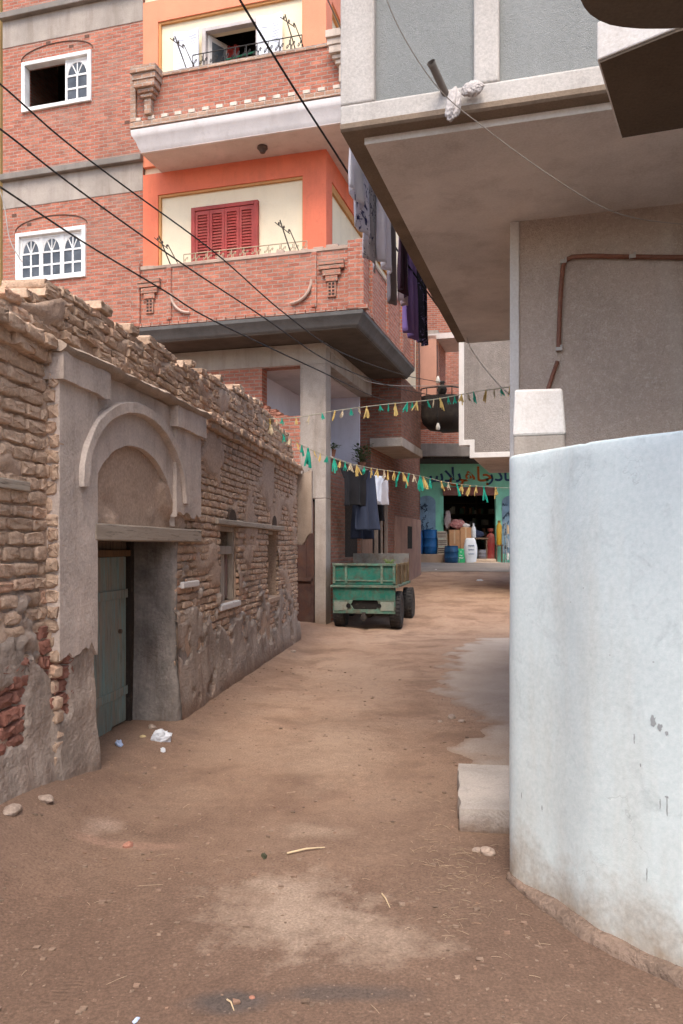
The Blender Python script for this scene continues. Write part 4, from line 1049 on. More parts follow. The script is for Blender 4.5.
# pole stub with rags
o0 = WD(.62, -.004, 4.26)
ps = thing('pole_stub', 'short grey pipe stub poking out of the concrete frame', 'pole', WD(.60, 0, 4.215), TH)
mb = MB(); q0, q1 = Vector((.03, .06, -.02)), Vector((-.045, -.16, .105))
mb.tube([q0, q1], .021, 14, False); mb.tube([q1, q0 + (q1 - q0) * .1], .017, 14, False)
ax = (q1 - q0).normalized()
mb.build('pipe', m_plain('pole_mat', (.17, .15, .135), .55), ps, smooth=True, recalc=False)
mb = MB(); mb.tube([q1 - ax * .012, q1 + ax * .002], .0235, 14, False); mb.build('rim', m_plain('pole_rim_mat', (.22, .2, .18), .5), ps, smooth=True, recalc=False)
def rag(name, label, size, loc, rot, mat, seed, kind='rag', flat=(1, .5, 1), fold=.35):
    bm = bmesh.new(); bmesh.ops.create_icosphere(bm, subdivisions=5, radius=1)
    for v in bm.verts:
        p = v.co.copy(); k = 1 + fold * (fbm(p.x * 1.5 + seed, p.y * 1.5, p.z * 1.5, 3)) - .30 * abs(fbm(p.x * 3 + seed, p.y * 3, p.z * 3 + 5, 3)) * 2
        v.co = Vector((p.x * k * size[0] * flat[0], p.y * k * size[1] * flat[1], p.z * k * size[2] * flat[2]))
    me = bpy.data.meshes.new(name); bm.to_mesh(me); bm.free(); me.shade_smooth(); me.materials.append(mat)
    o = bpy.data.objects.new(name, me); COL.objects.link(o); o.location = loc; o.rotation_euler = rot
    return tag(o, label, kind)
RAG = m_cloth('rag_mat', (.50, .46, .44), ((.27, .25, .25), 14))
rag('rag', 'grey spotted rag hanging down beside the pole stub', (.045, .05, .095), WD(.66, -.055, 4.13), (0, .15, TH), RAG, 1.0)
rag('rag', 'small pale rag knotted right of the pole stub', (.062, .05, .042), WD(.765, -.05, 4.205), (0, -.2, TH), RAG, 7.0)

# white boundary wall: a rounded corner, thick, with an earthen footing
ctrl = [(1.42, 6.0), (1.30, 5.6), (1.06, 4.76), (.915, 4.275), (.872, 4.13), (.862, 4.055), (.880, 3.985), (.935, 3.875), (1.005, 3.735), (1.09, 3.515), (1.21, 3.325), (1.345, 3.13), (1.70, 2.64), (2.2, 2.05), (2.62, 1.55)]
def catmull(P, n=12):
    out = []
    for i in range(len(P) - 1):
        p0, p1, p2, p3 = [Vector(P[min(max(k, 0), len(P) - 1)]) for k in (i - 1, i, i + 1, i + 2)]
        for k in range(n):
            t = k / n; out.append(.5 * ((2 * p1) + (p2 - p0) * t + (2 * p0 - 5 * p1 + 4 * p2 - p3) * t * t + (3 * p1 - p0 - 3 * p2 + p3) * t ** 3))
    return out + [Vector(P[-1])]
CP = catmull(ctrl); arcs = [0.0]
for a_, b_ in zip(CP, CP[1:]): arcs.append(arcs[-1] + (b_ - a_).length)
def along(s_):
    s_ = min(max(s_, 0), arcs[-1] - 1e-5); i = next(k for k in range(len(arcs) - 1) if arcs[k+1] >= s_)
    t = (s_ - arcs[i]) / (arcs[i+1] - arcs[i]); p = CP[i].lerp(CP[i+1], t)
    d = (CP[min(i+2, len(CP)-1)] - CP[max(i-1, 0)]).normalized(); return p, Vector((d.y, -d.x))
wl = thing('boundary_wall', 'pale blue white painted wall with a rounded corner on the right', 'wall', (.862, 4.06, 0))
O = Vector((.862, 4.06))
ss = axis_lines([(0, arcs[-1], .03)])
HW = 2.155
section = [(0, z) for z in axis_lines([(-.25, HW - .012, .05)])] + [(.0025, HW - .003), (.009, HW + .003), (.06, HW + .005), (.14, HW + .004), (.152, HW - .01), (.155, 1.0), (.155, -.25)]
def wallp(s_, k):
    off, z = section[int(k)]; p, n = along(s_); p = p - n * 0
    q = p + n * (-off) * 1.0
    w = .006 * fbm(s_ * 1.3, z * 1.3, 4, 3) + .003 * fbm(s_ * 6, z * 6, 1, 2)
    dz = (.013 * fbm(s_ * 1.8, 2, 2, 3) - .012 * max(0, fbm(s_ * 9, 5, 1, 4) - .18) * 3) if z > HW - .05 else 0
    q = q + n * w
    return (q.x - O.x, q.y - O.y, z + dz)
mb = MB(); mb.sheet(ss, list(range(len(section))), wallp); mb.build('wall', WHITEW, wl, smooth=True, angle=50, recalc=False)
mb = MB()
foot = [(-.02, .052), (.02, .05), (.04, .044), (.056, .032), (.068, .014), (.074, -.08)]
def footp(s_, k):
    off, z = foot[int(k)]; p, n = along(s_); off = off * (1 + .7 * fbm(s_ * 3.5, k * .5, 1, 5)) * (.35 + .65 * sstep(arcs[5*12], arcs[5*12] + .35, s_)); q = p + n * off
    return (q.x - O.x, q.y - O.y, max(-.1, z * (.75 + .9 * fbm(s_ * 4, k * .5, 8, 5)) + gz0(q.x, q.y)))
fs_ = axis_lines([(arcs[5 * 12], arcs[-1], .02)])
mb.sheet(fs_, list(range(len(foot))), footp); mb.build('footing', KERBMUD, wl, smooth=True, angle=180, recalc=False)
# chips and scuffs where the paint has come away
mb = MB()
def on_white(u, v):
    best = None
    for s_ in ss:
        p, n = along(s_); 
        if p.y <= 0 or s_ < arcs[5*12]: continue
        e = abs(CU + F * p.x / p.y - u)
        if best is None or e < best[0]: best = (e, s_, p, n)
    e, s_, p, n = best; return s_, EYE + (CV - v) * p.y / F
def chip(u, v, w, h, seed):
    s0, z0_ = on_white(u, v); n = 18; ring_ = []
    for k in range(n):
        a_ = 2 * math.pi * k / n; r_ = 1 + 1.3 * fbm(math.cos(a_) * 2.5 + seed, math.sin(a_) * 2.5, 1, 3)
        s_, z = s0 + w * r_ * math.cos(a_), z0_ + h * r_ * math.sin(a_); p, nn = along(s_)
        w_ = .006 * fbm(s_ * 1.3, z * 1.3, 4, 3) + .003 * fbm(s_ * 6, z * 6, 1, 2)
        q = p + nn * (w_ + .0015); ring_.append((q.x - O.x, q.y - O.y, z))
    mb.add(ring_, [tuple(range(n))])
for i, (u, v, w, h) in enumerate(((656, 721, .012, .022), (660, 727, .010, .014), (665, 733, .007, .010), (632, 737, .004, .015), (636, 742, .003, .008), (666, 806, .003, .045), (659, 804, .0022, .028), (667, 797, .008, .004), (647, 874, .003, .030), (655, 662, .004, .003), (522, 795, .003, .014), (541, 808, .004, .012), (584, 588, .005, .002), (572, 602, .005, .002), (610, 655, .003, .003), (640, 765, .003, .006))):
    chip(u, v, w, h, i)
mb.build('paint_chip', m_plain('chip_mat', (.36, .38, .38), .9), wl, recalc=False)
# pier standing behind the wall top
pr = thing('wall_pier', 'stubby whitewashed pier standing behind the white wall top', 'pier', (.945, 4.47, 0), TH)
mb = MB(); mb.add([(.02,.0,.2),(.30,.0,.2),(.30,.3,.2),(.02,.3,.2),(.02,.0,2.32),(.30,.0,2.32),(.30,.3,2.32),(.02,.3,2.32)], [(0,1,5,4),(1,2,6,5),(2,3,7,6),(3,0,4,7),(0,3,2,1),(4,5,6,7)]); mb.build('pier_base', CONC, pr, bevel=.012)
mb = MB(); mb.add([(.015,-.008,2.315),(.305,-.008,2.315),(.305,.3,2.315),(.015,.3,2.315),(.025,.01,2.58),(.285,.02,2.575),(.285,.28,2.575),(.025,.28,2.58)], [(0,1,5,4),(1,2,6,5),(2,3,7,6),(3,0,4,7),(0,3,2,1),(4,5,6,7)]); mb.build('pier_cap', WHITETRIM, pr, bevel=.014)

# doorstep slab
p = Vector((.70, 4.72, 0))
st = MB(); xs_ = axis_lines([(0, .75, .05)]); ys_ = axis_lines([(0, .98, .05)])
st.sheet(xs_, ys_, lambda x, y: (x + .03 * fbm(y * 5, 1, x, 4), y + .03 * fbm(x * 5, 3, y, 4), .145 + .006 * fbm(x * 4, y * 4, 2, 3)))
st.sheet(xs_, [0, .3, .85, 1], lambda x, t: (x + .03 * fbm(0, 1, x, 4), .03 * fbm(x * 5, 3, 0, 4) - .006 * math.sin(math.pi * t) + .018 * fbm(x * 9, t * 3, 4, 3) * (t < .9), lerp(-.08, .145 + .006 * fbm(x * 4, 0, 2, 3), t)))
st.sheet(ys_, [0, .3, .85, 1], lambda y, t: (.03 * fbm(y * 5, 1, 0, 4) - .006 * math.sin(math.pi * t), y, lerp(-.08, .145 + .006 * fbm(0, y * 4, 2, 3), t)))
o = st.build('doorstep', m_plaster('step_mat', (.45, .395, .345), .22, (.28, .2, .145), .6, .9, 1.8, streak=False, low=(.11, (.19, .13, .095))), None, smooth=True, angle=35, recalc=False)
o.location = p; o.rotation_euler = (0, 0, R(-8)); tag(o, 'low concrete doorstep slab at the foot of the white wall', 'step')

# two dark slabs jutting in from the building nearer on the right
def slab_thing(name, label, pts, z0, z1, edge_mat, under_mat, cat='canopy'):
    c = Vector((sum(q[0] for q in pts) / len(pts), sum(q[1] for q in pts) / len(pts), z0)); t = thing(name, label, cat, c)
    L = [(q[0] - c.x, q[1] - c.y) for q in pts]
    m = MB(); m.prism(L, .012, z1 - z0); m.build('slab', edge_mat, t, bevel=.006)
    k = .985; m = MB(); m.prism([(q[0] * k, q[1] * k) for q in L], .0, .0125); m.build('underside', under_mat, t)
    return t
def under(u, v, z): Y = (z - EYE) * F / (CV - v); return ((u - CU) / F * Y, Y)
zA = 3.70
A = [under(597, 63, zA), under(620, 139, zA), under(700, 126, zA)]
A += [(2.9, 2.98), (2.9, 2.3), under(674, 32, zA)]
slab_thing('concrete_canopy', 'angular concrete canopy slab overhead, lit edge and shaded underside painted in', A, zA, zA + .17, WHITETRIM, UNDERSHADE)  # pale edge paints the light, dark underside the shade
zB = 3.42
Bp = [under(575, -22, zB), under(578, 0, zB), under(582, 8, zB), under(588, 15, zB), under(597, 21, zB), under(608, 25.5, zB), under(622, 28, zB), under(640, 29.5, zB), under(665, 29.5, zB), under(690, 28, zB), (2.9, 2.55), (2.9, 1.75), (1.6, 1.75), (.95, 2.0)]
slab_thing('round_canopy', 'dark rounded canopy slab in the top right corner', Bp, zB, zB + .10, CONCDK, UNDERSHADE)
nw = thing('near_house', 'plain rendered house carrying the two canopy slabs', 'house', (2.88, 1.0, 0))
mb = MB(); wall_boxes(mb, .0, 1.7, -.2, 7, 0, .3, [(.2, 1.0, -1, 2.2)], 'y'); mb.box(0, 2.3, -.3, 0, -.2, 7); mb.box(0, 2.3, 1.7, 2.0, -.2, 7); mb.build('wall', STUCCO, nw)
mb = MB(); mb.box(-.05, 2.35, -.35, 2.05, 7, 7.2); mb.build('roof', CONC, nw)
mb = MB(); mb.box(.1, .14, .2, 1.0, 0, 2.2); mb.build('door', DKWOOD, nw)
# ------------------------------------------------------------------ house C beyond, on the right: grey roughcast bay with white trim
ch = thing('roughcast_house', 'brown roughcast house with stepped white trim beyond the overhang', 'building', (2.98, 20.0, 0), TH)
cM = Matrix.Translation((2.98, 20.0, 0)) @ Matrix.Rotation(TH, 4, 'Z')
mb = MB(); mb.prism([(.30, 3.98), (.30, 4.34), (.06, 4.34), (.06, 8.6), (4.5, 8.6), (4.5, 3.98)], .0, 4.6, 'xz'); mb.build('upper_wall', STUCCOD, ch)
mb = MB(); mb.prism([(-.03, 4.22), (-.03, 8.6), (.10, 8.6), (.10, 4.36), (.36, 4.36), (.36, 4.03), (4.5, 4.03), (4.5, 3.90), (.24, 3.90), (.24, 4.22)], -.03, .12, 'xz'); mb.build('white_trim', WHITETRIM, ch, bevel=.01)
mb = MB(); mb.box(1.22, 1.38, -.06, .2, 3.45, 3.93); mb.build('trim_end', WHITETRIM, ch, bevel=.01)
mb = MB(); mb.box(.30, 4.5, .15, 4.5, 3.92, 3.97); mb.build('soffit', SOFFIT, ch)
mb = MB(); wall_boxes(mb, .3, 4.6, -.1, 3.92, 1.6, 1.85, [(2.0, 3.0, 0, 3.0)], 'y'); mb.box(1.6, 4.5, .05, .3, -.1, 3.92); mb.build('wall', m_plaster('pale_render_mat', (.45, .38, .33), .2, low=(.5, (.3, .2, .14))), ch)
mb = MB(); mb.box(1.68, 1.72, 2.0, 3.0, .3, 3.0); mb.build('door', DKWOOD, ch)
mb = MB(); mb.box(-.04, 4.52, -.04, 4.62, 8.6, 8.8); mb.build('roof', CONC, ch)

# ------------------------------------------------------------------ salmon house with a balcony, left side beyond the block
fh = thing('salmon_house', 'salmon pink house with a dark rounded balcony at the alley end', 'building', (3.17, 26.6, 0), TH)
mb = MB(); mb.box(-5.5, .0, .0, .25, 5.9, 8.75); mb.box(-.25, .0, .25, .6, 5.9, 8.75); mb.build('front_wall', SALMON, fh)
mb = MB(); mb.box(-5.5, -1.35, .02, 1.9, .5, 5.9); mb.build('wall', BRICKSHADE, fh)
mb = MB(); mb.box(-1.3, -.02, .3, 1.9, 5.9, 6.1); mb.box(-.25, -.02, .6, 1.9, 6.1, 6.6); mb.build('side_wall', BRICK, fh)
mb = MB(); mb.box(-.28, .95, .0, 1.95, 8.62, 8.80); mb.build('ceiling_slab', SOFFITW, fh)
mb = MB(); mb.box(-.02, .02, .62, 1.9, 6.6, 8.62); mb.build('loggia_back', BRICK, fh)
mb = MB(); mb.box(-5.5, .0, .3, 1.9, 8.8, 9.0); mb.build('roof', CONC, fh)
# dark balcony: a curved belly of sheet metal
pts = [(-.42, -.55), (-.2, -.72), (.2, -.78), (.62, -.70), (.92, -.45), (1.02, -.1), (1.02, .9), (.0, .9), (.0, .0), (-.42, .0)]
c0 = Vector((.3, .05)); m = MB(); n = len(pts)
lay = [(.35, 5.52), (.72, 5.56), (.93, 5.72), (1.0, 5.95), (1.0, 6.62)]
vs = [(c0.x + (p[0] - c0.x) * k, c0.y + (p[1] - c0.y) * k, z) for k, z in lay for p in pts]
m.add(vs, [(l*n+i, l*n+(i+1) % n, (l+1)*n+(i+1) % n, (l+1)*n+i) for l in range(len(lay)-1) for i in range(n)] + [tuple(range(n)), tuple(range((len(lay)-1)*n, len(lay)*n))])
bal = m.build('balcony', m_paint('dark_sheet_mat', (.026, .022, .02), (.06, .035, .025), .3, .6, dust_amt=.1), fh, smooth=True, angle=40)
m = MB(); m.tube([(p[0], p[1], 6.86) for p in pts[:7]], .022, 8)
for p in pts[:7]: m.tube([(p[0], p[1], 6.6), (p[0], p[1], 6.86)], .016, 6)
m.tube([(.92, -.45, 6.6), (.92, -.45, 8.62)], .025, 8); m.tube([(1.0, .8, 6.6), (1.0, .8, 8.62)], .025, 8)
m.build('railing', BLACKIRON, bal)
m = MB(); m.box(.93, .99, -.2, .85, 6.65, 8.0); m.build('side_screen', m_wood('screen_mat', (.30, .15, .10), (.4, .25, .18), .4), bal)
pt = thing('water_jar', 'dark water jar standing on the far balcony rail', 'jar', tuple(Matrix.Translation((3.17, 26.6, 0)) @ Matrix.Rotation(TH, 4, 'Z') @ Vector((.28, -.55, 6.62))))
m = MB(); m.lathe([(.07, 0), (.13, .07), (.16, .18), (.13, .28), (.07, .34), (.06, .40), (.09, .42)], 18); m.build('vessel', m_plain('jar_mat', (.03, .025, .022), .7), pt, smooth=True)
m = MB(); m.lathe([(.09, .42), (.10, .43), (.06, .47), (.02, .48)], 14); m.build('lid', m_plain('jar_lid_mat', (.04, .035, .03), .7), pt, smooth=True)

# ------------------------------------------------------------------ shop at the end of the alley
sh = thing('corner_shop', 'green fronted grocery shop with painted sign at the alley end', 'shop', (0, 32.0, 0))
GREEN = m_plaster('green_wall_mat', (.27, .68, .49), .12, (.25, .4, .28), .4, .15)
X0, X1 = 2.2, 9.5; DX0, DX1, DZ = 4.10, 6.20, 4.03; GZ = 1.04
mb = MB(); wall_boxes(mb, X0, X1, .5, 5.0, .0, .25, [(DX0, DX1, 0, DZ)]); mb.build('wall', GREEN, sh)
mb = MB(); mb.box(X0, X0 + .2, .25, 5.5, .5, 5.0); mb.box(X1 - .2, X1, .25, 5.5, .5, 5.0); mb.box(X0, X1, 5.3, 5.5, .5, 5.0); mb.build('inner_wall', m_dark('shop_inner_mat', (.14, .12, .105)), sh)
mb = MB(); mb.box(X0, X1, .25, 5.3, 1.0, 1.1); mb.build('shop_floor', CONCDK, sh)
mb = MB(); mb.box(DX0 - .03, DX1 + .03, -.12, .1, DZ - .30, DZ + .03); mb.build('shutter_box', m_paint('shutter_box_mat', (.26, .10, .08), (.15, .07, .05), .3, .6), sh, bevel=.015)
mb = MB(); mb.box(X0 - .2, DX0 + .0, -.75, .0, .7, 1.38); mb.box(DX0, DX0 + 1.0, -.65, .0, .7, 1.12); split_build(mb, 'plinth', m_plaster('plinth_mat', (.42, .30, .215), .2, (.25, .16, .11), .5, .4), sh, bevel=.02)
mb = MB(); mb.box(DX0 + 1.0, DX1 - .05, -1.15, .1, .7, 1.08); mb.box(DX0 + 1.1, DX1 - .1, -.6, .1, 1.08, 1.19); split_build(mb, 'step', m_plaster('shop_step_mat', (.52, .40, .30), .15, streak=False), sh, bevel=.02)
# arched blue panels either side of the door, scrawled over
for xa, xb, lab in ((3.05, 3.78, None), (6.45, 7.2, None)):
    m = MB(); c, r = (xa + xb) / 2, (xb - xa) / 2
    P = [(xb, 1.4)] + [(c + r * math.cos(math.pi * k / 12), 3.45 + r * .75 * math.sin(math.pi * k / 12)) for k in range(13)] + [(xa, 1.4)]
    m.prism(P, -.02, .01, 'xz'); pn = m.build('arched_panel', m_plaster('blue_panel_mat', (.24, .36, .46), .25, (.13, .18, .23), .6, .2, 2.0), sh)
    m = MB(); r2 = random.Random(int(xa * 10))
    for q in range(16):
        x, z = r2.uniform(xa + .08, xb - .12), r2.uniform(1.7, 3.5); pts_ = [(x, -.03, z)]
        for _ in range(6): x += r2.uniform(-.10, .12); z += r2.uniform(-.11, .11); pts_.append((min(max(x, xa + .04), xb - .04), -.03, z))
        m.tube(pts_, .018, 5)
    m.build('scrawl', m_plain('scrawl_mat', (.05, .085, .13), .8), pn)
def letters(body, x, z, size, mat, label=None, ext=.006, bold=.012):
    c = bpy.data.curves.new('lettering', 'FONT'); c.body = body; c.size = size; c.extrude = ext; c.offset = bold; c.align_x = 'CENTER'
    tmp = bpy.data.objects.new('lettering_curve', c); COL.objects.link(tmp); bpy.context.view_layer.update()
    me = bpy.data.meshes.new_from_object(tmp.evaluated_get(bpy.context.evaluated_depsgraph_get())); bpy.data.objects.remove(tmp)
    me.materials.clear(); me.materials.append(mat); o = bpy.data.objects.new('lettering', me); COL.objects.link(o)
    o.parent = sh; o.location = (x, -.012, z); o.rotation_euler = (math.pi / 2, 0, 0); return o
BLUEINK = m_plain('blue_letter_mat', (.03, .075, .17), .7); REDINK = m_plain('red_letter_mat', (.45, .13, .03), .7); GRNINK = m_plain('teal_letter_mat', (.03, .16, .13), .7)
letters('\uFEB1\uFEFC\uFE91', 3.98, 4.28, .82, BLUEINK)
letters('\uFEF2\uFEEB\uFE8E\uFE9F', 5.22, 4.30, .82, REDINK)
letters('\uFEAD\uFEA9\uFE8E\uFEB3', 6.58, 4.32, .74, BLUEINK)
letters('.', 5.86, 4.32, .8, GRNINK)
# upper storeys over the pavement, with the canopy slab
bo = thing('brick_tenement', 'red brick upper storeys hanging over the shop pavement', 'building', (0, 30.2, 0))
mb = MB(); wall_boxes(mb, 1.2, 11.0, 5.58, 14, .2, .45, [(5.6, 6.6, 9.2, 10.6)]); mb.box(1.2, 1.45, .45, 7.5, 5.58, 14); mb.box(10.75, 11, .45, 7.5, 5.58, 14); mb.build('wall', BRICK, bo)
mb = MB(); mb.box(.9, 11.2, -.1, 7.6, 5.09, 5.58); mb.build('canopy_slab', CONCDK, bo, bevel=.02)
mb = MB(); mb.box(1.0, 11.2, .05, 1.78, 5.0, 5.085); mb.build('canopy_soffit', m_dark('canopy_shade_mat', (.045, .038, .034)), bo)  # near-black sheet stands in for shade under the canopy slab
mb = MB(); mb.box(1.15, 11.05, .15, 7.6, 14, 14.2); mb.build('roof', CONC, bo)
mb = MB(); mb.box(5.6, 6.6, .3, .33, 9.2, 10.6); w = mb.build('window', DKWOOD, bo)

# goods before the shop
def barrel(name, label, x, y, z, r, h, mat, grp=None):
    t = thing(name, label, 'barrel', (x, y, z), rnd.uniform(0, 3), grp)
    m = MB(); m.lathe([(r*.86, 0), (r*.95, .03*h), (r*1.0, .2*h), (r*1.02, .30*h), (r*1.06, .32*h), (r*1.02, .35*h), (r*1.0, .64*h), (r*1.06, .67*h), (r*1.02, .70*h), (r*.98, .9*h), (r*.9, .97*h), (r*.9, h)], 28); m.build('drum', mat, t, smooth=True, angle=50)
    m = MB(); m.lathe([(r*.93, .955*h), (r*.95, .975*h), (r*.95, 1.015*h), (r*.4, 1.02*h)], 28); m.build('lid', mat, t, smooth=True, angle=40)
BLUEPL = m_plain('blue_plastic_mat', (.015, .11, .30), .4); BLUEDK = m_plain('dark_blue_plastic_mat', (.012, .06, .14), .45)
barrel('plastic_barrel', 'bright blue plastic barrel half hidden by the brick corner', 2.98, 31.6, 1.38, .27, .92, BLUEPL)
barrel('plastic_barrel', 'bright blue plastic barrel standing under the arched blue panel', 3.52, 31.55, 1.38, .29, .95, BLUEPL)
barrel('plastic_barrel', 'dark blue low drum in front of the cardboard boxes', 4.28, 31.0, 1.04, .27, .66, BLUEDK)
for k, (dx, lab) in enumerate(((0, 'cream slatted crate at the bottom of the stack by the shop wall'), (.012, 'cream slatted crate in the middle of the stack by the shop wall'), (-.01, 'cream slatted crate on top of the stack by the shop wall'))):
    t = thing('plastic_crate', lab, 'crate', (3.96 + dx, 31.45, 1.38 + .305 * k), 0, 'crates stacked by the shop wall')
    m = MB(); w, d, h = .19, .16, .29
    for z0, z1 in ((0, .05), (.09, .12), (.16, .19), (.24, h)):
        m.box(-w, w, -d, -d + .015, z0, z1); m.box(-w, w, d - .015, d, z0, z1); m.box(-w, -w + .015, -d + .015, d - .015, z0, z1); m.box(w - .015, w, -d + .015, d - .015, z0, z1)
    for sx in (-w, w - .02):
        for sy in (-d, d - .02): m.box(sx, sx + .02, sy, sy + .02, 0, h)
    m.box(-w + .01, w - .01, -d + .01, d - .01, .0, .02); m.build('body', m_plain('cream_plastic_mat', (.55, .48, .38), .5), t)
    m = MB(); m.box(-w + .03, w - .03, -d + .03, d - .03, .02, .25); m.build('filling', m_plain('crate_filling_mat', (.18, .13, .1), .8), t)
CARD = m_plain('cardboard_mat', (.44, .235, .12), .85, .12, 3)
def carton(label, x, y, z, w, d, h, rz=0):
    t = thing('cardboard_box', label, 'box', (x, y, z), rz)
    m = MB(); m.box(-w/2, w/2, -d/2, d/2, 0, h); m.build('body', CARD, t, bevel=.008)
    m = MB(); m.box(-w/2 - .002, w/2 + .002, -.03, .03, h, h + .004); m.box(-.03, .03, -d/2 - .004, -d/2, h * .55, h + .003); m.build('tape', m_plain('tape_mat', (.52, .36, .22), .4), t)
carton('tall brown cardboard box behind the dark blue drum', 4.48, 31.75, 1.12, .42, .4, 1.22)
carton('tall brown cardboard box standing in the shop doorway behind the white sack', 4.92, 31.78, 1.12, .44, .4, 1.32, .06)
carton('short cardboard box at the edge of the green shop wall', 4.22, 31.9, 1.12, .2, .3, 1.05, -.05)
def sack(name, label, cat, x, y, z, w, d, h, mat, seed, flap=None, txt=None):
    t = thing(name, label, cat, (x, y, z), 0)
    n = 20; m = MB(); vs = []; lays = 14
    for j in range(lays):
        u = j / (lays - 1); k = (.86 + .2 * math.sin(math.pi * min(1, u * 1.15))) * (1 if u < .9 else 1 - (u - .9) * 3.0)
        for i in range(n):
            a = 2 * math.pi * i / n; c, s_ = math.cos(a), math.sin(a)
            f = k * (1 + .10 * fbm(c * 2 + seed, s_ * 2, u * 4, 3))
            vs.append((math.copysign(abs(c) ** .7, c) * w / 2 * f, math.copysign(abs(s_) ** .7, s_) * d / 2 * f, u * h + .02 * fbm(c * 2, s_ * 2, u + seed) * (j > 0)))
    m.add(vs, [(j*n+i, j*n+(i+1) % n, (j+1)*n+(i+1) % n, (j+1)*n+i) for j in range(lays-1) for i in range(n)] + [tuple(range(n)), tuple(range((lays-1)*n, lays*n))]); m.build('bag', mat, t, smooth=True, angle=60)
    if txt:
        m = MB()
        for q in range(txt[1]):
            zz = h * (.35 + .17 * q); xx = -w * .22
            pts_ = [(xx + w * .44 * k / 10, -d / 2 * 1.06, zz + .025 * math.sin(k * 2.1 + q)) for k in range(11)]
            m.tube(pts_, .012, 5)
        m.build('print', m_plain('sack_print_mat', txt[0], .8), t)
sack('white_sack', 'white woven sack standing upright before the shop door', 'sack', 5.02, 31.0, 1.06, .50, .36, .95, m_cloth('white_sack_mat', (.66, .68, .70)), 3.0, txt=((.16, .22, .30), 3))
sack('green_sack', 'bright green and white sack between drum and white sack', 'sack', 4.64, 31.05, 1.04, .40, .32, .56, m_cloth('green_sack_mat', (.05, .40, .16), ((.62, .72, .64), 4.5)), 9.0, txt=((.7, .75, .7), 1))
def bottle(label, x, y, z, r, h, mat, capm):
    t = thing('bottle', label, 'bottle', (x, y, z))
    m = MB(); m.lathe([(r*.9, 0), (r, .02), (r, h*.55), (r*.85, h*.68), (r*.35, h*.85), (r*.33, h*.93)], 16); m.build('body', mat, t, smooth=True, angle=50)
    m = MB(); m.lathe([(r*.4, h*.92), (r*.4, h), (r*.2, h*1.005)], 12); m.build('cap', capm, t, smooth=True, angle=40)
tb = thing('shop_table', 'small dark table carrying bottles in the shop doorway', 'table', (5.42, 32.0, 1.19))
m = MB(); m.box(-.42, .45, -.22, .25, .78, .84); m.build('tabletop', DKWOOD, tb, bevel=.01)
for sx in (-.38, .36):
    for sy in (-.18, .18): m = MB(); m.box(sx, sx + .05, sy, sy + .05, 0, .78); m.build('leg', DKWOOD, tb)
rag('blue_bundle', 'dark blue cloth bundle on the doorway table', (.30, .16, .16), (5.42, 31.95, 2.17), (0, 0, 0), m_cloth('bundle_mat', (.035, .045, .085)), 4.0, 'bundle')
bottle('white plastic bottle on the doorway table', 5.26, 31.72, 2.03, .10, .58, m_plain('white_bottle_mat', (.62, .64, .66), .35), m_plain('cap_mat', (.5, .5, .52), .4))
rag('pink_bags', 'heap of pink plastic bags on the cardboard boxes', (.30, .18, .20), (4.62, 31.7, 2.58), (0, 0, 0), m_cloth('pink_bag_mat', (.40, .17, .16), ((.55, .45, .42), 12)), 2.0, 'bags')
rag('pale_bags', 'pale bag hanging at the shop door jamb above the cartons', (.13, .12, .38), (4.25, 31.84, 2.75), (0, 0, 0), m_cloth('pale_bag_mat', (.42, .34, .33), ((.3, .16, .16), 9)), 5.0, 'bags')
rag('white_packet', 'white packet lying on the front cardboard box', (.16, .12, .09), (4.95, 31.68, 2.51), (0, 0, 0), m_cloth('packet_mat', (.62, .58, .55)), 8.0, 'packet')
gc = thing('gas_cylinder', 'dark red gas cylinder standing inside the shop door', 'gas cylinder', (5.98, 31.9, 1.19))
m = MB(); m.lathe([(.16, 0), (.17, .05), (.17, .85), (.14, .97), (.06, 1.03), (.05, 1.10)], 20); m.build('body', m_paint('red_tank_mat', (.23, .03, .028), amt=.2), gc, smooth=True, angle=50)
m = MB(); m.lathe([(.10, 1.08), (.11, 1.10), (.11, 1.20), (.10, 1.21)], 16); m.build('valve_guard', m_paint('tank_guard_mat', (.2, .03, .028), amt=.3), gc)
yc = thing('yellow_canister', 'tall yellow canister at the right door jamb of the shop', 'canister', (6.28, 31.72, 1.75)); m = MB(); m.lathe([(.10, 0), (.11, .03), (.11, .75), (.06, .84), (.05, .9)], 16); m.build('body', m_plain('yellow_can_mat', (.50, .30, .03), .5), yc, smooth=True, angle=50)
m = MB(); m.lathe([(.06, .88), (.06, .96), (.02, .97)], 12); m.build('cap', m_plain('can_cap_mat', (.2, .13, .05), .5), yc)
ys = thing('stool', 'small wooden stand under the yellow canister', 'stand', (6.28, 31.72, 1.05)); m = MB(); m.box(-.14, .14, -.13, .13, .64, .70); m.build('top', DKWOOD, ys)
for sx in (-.12, .09):
    for sy in (-.11, .08): m = MB(); m.box(sx, sx + .03, sy, sy + .03, 0, .64); m.build('leg', DKWOOD, ys)
barrel('plastic_tub', 'grey plastic tub inside the shop doorway', 5.66, 31.95, 1.19, .18, .36, m_plain('grey_tub_mat', (.17, .17, .2), .5))
